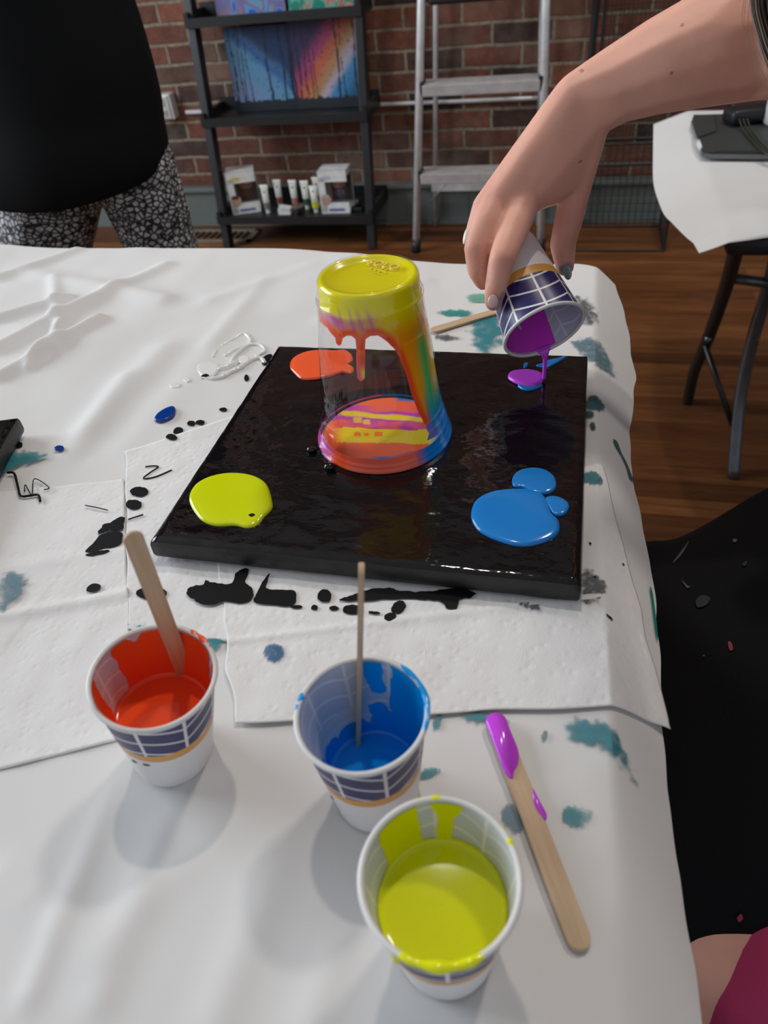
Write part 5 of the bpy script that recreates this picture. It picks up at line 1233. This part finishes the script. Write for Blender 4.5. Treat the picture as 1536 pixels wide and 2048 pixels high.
hull(bm, [(Vector((cxp, YP - 0.095, 1.49)), 0.010), (Vector((cxp, YP - 0.085, 1.52)), 0.008)])
for s in (-1, 1):
    chain(bm, [(Vector((cxp + s * 0.16, YP, 1.30)), 0.045), (Vector((cxp + s * 0.19, YP + 0.05, 1.10)), 0.036), (Vector((cxp + s * 0.10, YP + 0.13, 1.02)), 0.030)])
for f_ in (fR, fL): chain(bm, [(f_, 0.035), (f_ + Vector((0.0, -0.03, -0.03)), 0.032), (f_ + Vector((0.01, -0.12, -0.04)), 0.026)])
bp = organic('body', bm, 0.007, 6, SKIN, ps); setcol(bp, lambda c: (0.58, 0.34, 0.27))
bm = bmesh.new(); hull(bm, [(Vector((cxp, YP + 0.02, 1.56)), 0.098), (Vector((cxp, YP + 0.05, 1.40)), 0.085)]); organic('hair', bm, 0.007, 4, plain('dark_hair', (0.03, 0.02, 0.015), 0.5), ps)
# top: lofted, open at the hem
hr = PY(322, 252, YP); hx = pel.x - 0.035; rxh = hr.x - hx
secs = [((hx, YP - 0.012, hr.z - 0.052, 0.026), rxh - 0.006, 0.125), ((hx, YP - 0.012, hr.z - 0.040, 0.026), rxh - 0.001, 0.130), ((hx, YP - 0.01, hr.z - 0.005, 0.014), rxh, 0.130)]
wtop = PY(252, 0, YP); 
for k in range(1, 8):
    f_ = k / 7; zz = hr.z + (wtop.z - hr.z) * f_; xr_ = hr.x + (wtop.x - hr.x) * f_ + 0.004 * math.sin(f_ * PI)
    cx_ = hx + (cxp - hx) * f_; secs.append(((cx_, YP, zz), xr_ - cx_, 0.128 - 0.01 * f_))
secs += [((cxp, YP, 1.08), 0.15, 0.115), ((cxp, YP, 1.22), 0.185, 0.11), ((cxp, YP, 1.31), 0.19, 0.09), ((cxp, YP, 1.355), 0.11, 0.07), ((cxp, YP, 1.38), 0.065, 0.06)]
vs, fs = loft(secs, 48, 3, 0.035); o = pyobj('top', vs, fs, BLACKF, ps); sd = o.modifiers.new('t', 'SOLIDIFY'); sd.thickness = 0.002; ss = o.modifiers.new('s', 'SUBSURF'); ss.levels = 1; ss.render_levels = 1

# ------------------------------------------------------------------ side table
Z2 = 0.60
t = thing('side_table', 'low black folding table with bent tube legs, paper on top', 'table', (0.75, 1.55, 0))
box('table_top', (0.79, 1.53, Z2 - 0.022), (1.10, 0.70, 0.03), BLACKP, t, bev=0.012)
def lp(seq): return smoothpath([P(x, y, z) for x, y, z in seq], 6)
leg1 = lp([(1478, 478, 0.575), (1450, 580, 0.43), (1415, 680, 0.27), (1388, 745, 0.12), (1375, 805, 0.0)]); tubeobj('leg', leg1, 0.0125, BLACKM, t, n=14)
leg2 = lp([(1562, 470, 0.575), (1538, 570, 0.43), (1505, 680, 0.30), (1480, 800, 0.16), (1466, 955, 0.0)]); tubeobj('leg', leg2, 0.0125, GREYM, t, n=14)
tubeobj('leg', [p + Vector((0.95, 0.0, 0)) for p in leg2], 0.0125, GREYM, t); tubeobj('leg', [p + Vector((0.95, 0.0, 0)) for p in leg1], 0.0125, BLACKM, t)
tubeobj('crossbar', [P(1462, 556, 0.46), P(1545, 568, 0.44)], 0.009, GREYM, t)
bm = bmesh.new(); tube(bm, [P(1410, 690, 0.26), P(1470, 865, 0.09)], 0.006, 6); bmobj('brace', bm, BLACKM, t)
for x, y, z in ((1418, 672, 0.285), (1512, 672, 0.305)):
    p = P(x, y, z); bm = bmesh.new(); bmesh.ops.create_uvsphere(bm, u_segments=12, v_segments=8, radius=0.008, matrix=Matrix.Translation(p + Vector((-0.003, -0.012, 0)))); bmobj('rivet', bm, GREYM, t)
def p2z(x, y):
    z = Z2 - 0.004 + 0.003 * (nz(x * 6, y * 6, 5) + 0.5)
    z += 0.012 * math.exp(-((x - 0.30) / 0.05) ** 2 - ((y - 1.25) / 0.05) ** 2)
    ov = max(0, 0.24 - x) + max(0, 1.195 - y); return z - 0.35 * ov
outl = [P(x, y, Z2) for x, y in ((1311, 222), (1311, 270), (1313, 330), (1330, 385), (1352, 415), (1380, 450), (1405, 474), (1440, 459), (1490, 456), (1536, 454))]
nx, ny = 90, 70; vs, fs = [], []
lft = smoothpath(outl[:7], 8)
for j in range(ny + 1):
    v = j / ny; q2 = v * (len(lft) - 1); i0 = min(int(q2), len(lft) - 2); pl = lft[i0].lerp(lft[i0 + 1], q2 - i0)
    pr = Vector((1.36, 1.92 + (1.185 - 1.92) * v, 0))
    for i in range(nx + 1):
        u = (i / nx) ** 1.6; x = pl.x + (pr.x - pl.x) * u; y = pl.y + (pr.y - pl.y) * sm(0, 0.12, u) 
        z = p2z(x, y)
        vs.append((x, y, z))
for j in range(ny):
    for i in range(nx):
        a_ = j * (nx + 1) + i; fs.append((a_, a_ + nx + 1, a_ + nx + 2, a_ + 1))
o = pyobj('table_paper', vs, fs, PAPER); tag(o, 'white paper sheet with torn corner draped over the low side table', 'table covering')
sd = o.modifiers.new('t', 'SOLIDIFY'); sd.thickness = 0.0006
# tablet in folding case
ZT = Z2 + 0.003
c = [P(1383, 232, ZT + 0.012), P(1560, 226, ZT + 0.012), P(1560, 304, ZT + 0.012), P(1408, 303, ZT + 0.012)]
t = thing('tablet_case', 'tablet in a dark grey folding case on the side table', 'tablet', tuple(c[3]))
def slab(name, pts, z0, z1, mt, par, bev=0.004):
    bm = bmesh.new(); a_ = [bm.verts.new((p.x, p.y, z0)) for p in pts]; b_ = [bm.verts.new((p.x, p.y, z1)) for p in pts]; n = len(pts)
    bm.faces.new(a_[::-1]); bm.faces.new(b_)
    for i in range(n): bm.faces.new((a_[i], a_[(i + 1) % n], b_[(i + 1) % n], b_[i]))
    if bev: bmesh.ops.bevel(bm, geom=bm.edges[:], offset=bev, segments=3, affect='EDGES')
    return autosmooth(bmobj(name, bm, mt, par))
CASE = plain('grey_case', (0.035, 0.038, 0.038), 0.6, bump=0.3, scale=200)
def rc(c, r):
    out = []
    for i in range(4):
        p = c[i]; a_ = (c[i - 1] - p).normalized(); b_ = (c[(i + 1) % 4] - p).normalized()
        for k in range(5): th = k / 4; out.append(p + a_ * r * (1 - th) ** 2 + b_ * r * th ** 2)
    return out
slab('tablet', rc([Vector((p.x - 0.002, p.y - 0.003, 0)) for p in c], 0.02), ZT, ZT + 0.008, plain('tablet_shell', (0.16, 0.17, 0.17), 0.35, 0.5), t, 0.002)
slab('cover', rc([Vector((p.x, p.y, 0)) for p in c], 0.02), ZT + 0.008, ZT + 0.014, CASE, t, 0.002)
fl = [P(1387, 230, ZT + 0.016), P(1428, 230, ZT + 0.016), P(1432, 262, ZT + 0.016), P(1394, 276, ZT + 0.016)]
slab('flap', fl, ZT + 0.014, ZT + 0.017, CASE, t, 0.001)
q0, q1 = P(1399, 280, ZT + 0.006), P(1407, 298, ZT + 0.006); tubeobj('white_clip', [q0 + Vector((-0.003, -0.002, 0)), q1 + Vector((-0.003, -0.002, 0))], 0.006, WHITEPL, t)
q0 = P(1436, 305, ZT + 0.004); box('button', q0 + Vector((0, -0.004, 0)), (0.02, 0.004, 0.003), ALU, t)
# charger with cable
t = thing('power_adapter', 'black power adapter with trailing cable resting beside the tablet case', 'charger', tuple(P(1500, 232, ZT + 0.03)))
p = P(1495, 228, ZT + 0.030); bm = bmesh.new(); bx(bm, p, (0.085, 0.05, 0.028), Matrix.Rotation(0.35, 3, 'Z'), 0.009); bmobj('adapter', bm, BLACKP, t)
for k in range(3):
    tubeobj('cable', smoothpath([P(1478 + 8 * k, 238, ZT + 0.030), P(1486 + 8 * k, 258, ZT + 0.02), P(1502 + 8 * k, 280, ZT + 0.018), P(1524 + 6 * k, 300, ZT + 0.018), P(1560, 330, ZT + 0.003)], 6), 0.0016, plain('olive_cable', (0.03, 0.032, 0.018), 0.5), t, n=8)
# tub
p = P(1562, 262, ZT); t = thing('paint_bottle', 'white plastic bottle with a cyan label at right picture edge', 'bottle', (p.x, p.y, ZT + 0.014))
rb = 0.038
vs, fs = lathe([(0.0001, 0), (rb - 0.003, 0), (rb, 0.004), (rb, 0.06), (rb, 0.15), (rb - 0.01, 0.165), (0.016, 0.172), (0.016, 0.185), (0.0001, 0.185)], 40); autosmooth(pyobj('bottle_body', [Vector(v) + t.location for v in vs], fs, WHITEPL, t))
vs, fs = lathe([(rb + 0.0006, 0.065), (rb + 0.0006, 0.145)], 40); lb = pyobj('label', [Vector(v) + t.location for v in vs], fs, plain('cyan_label', (0.02, 0.42, 0.62), 0.4), t)
vs, fs = lathe([(0.018, 0.17), (0.018, 0.195), (0.0001, 0.195)], 32); pyobj('cap', [Vector(v) + t.location for v in vs], fs, plain('blue_cap', (0.02, 0.2, 0.5), 0.4), t)
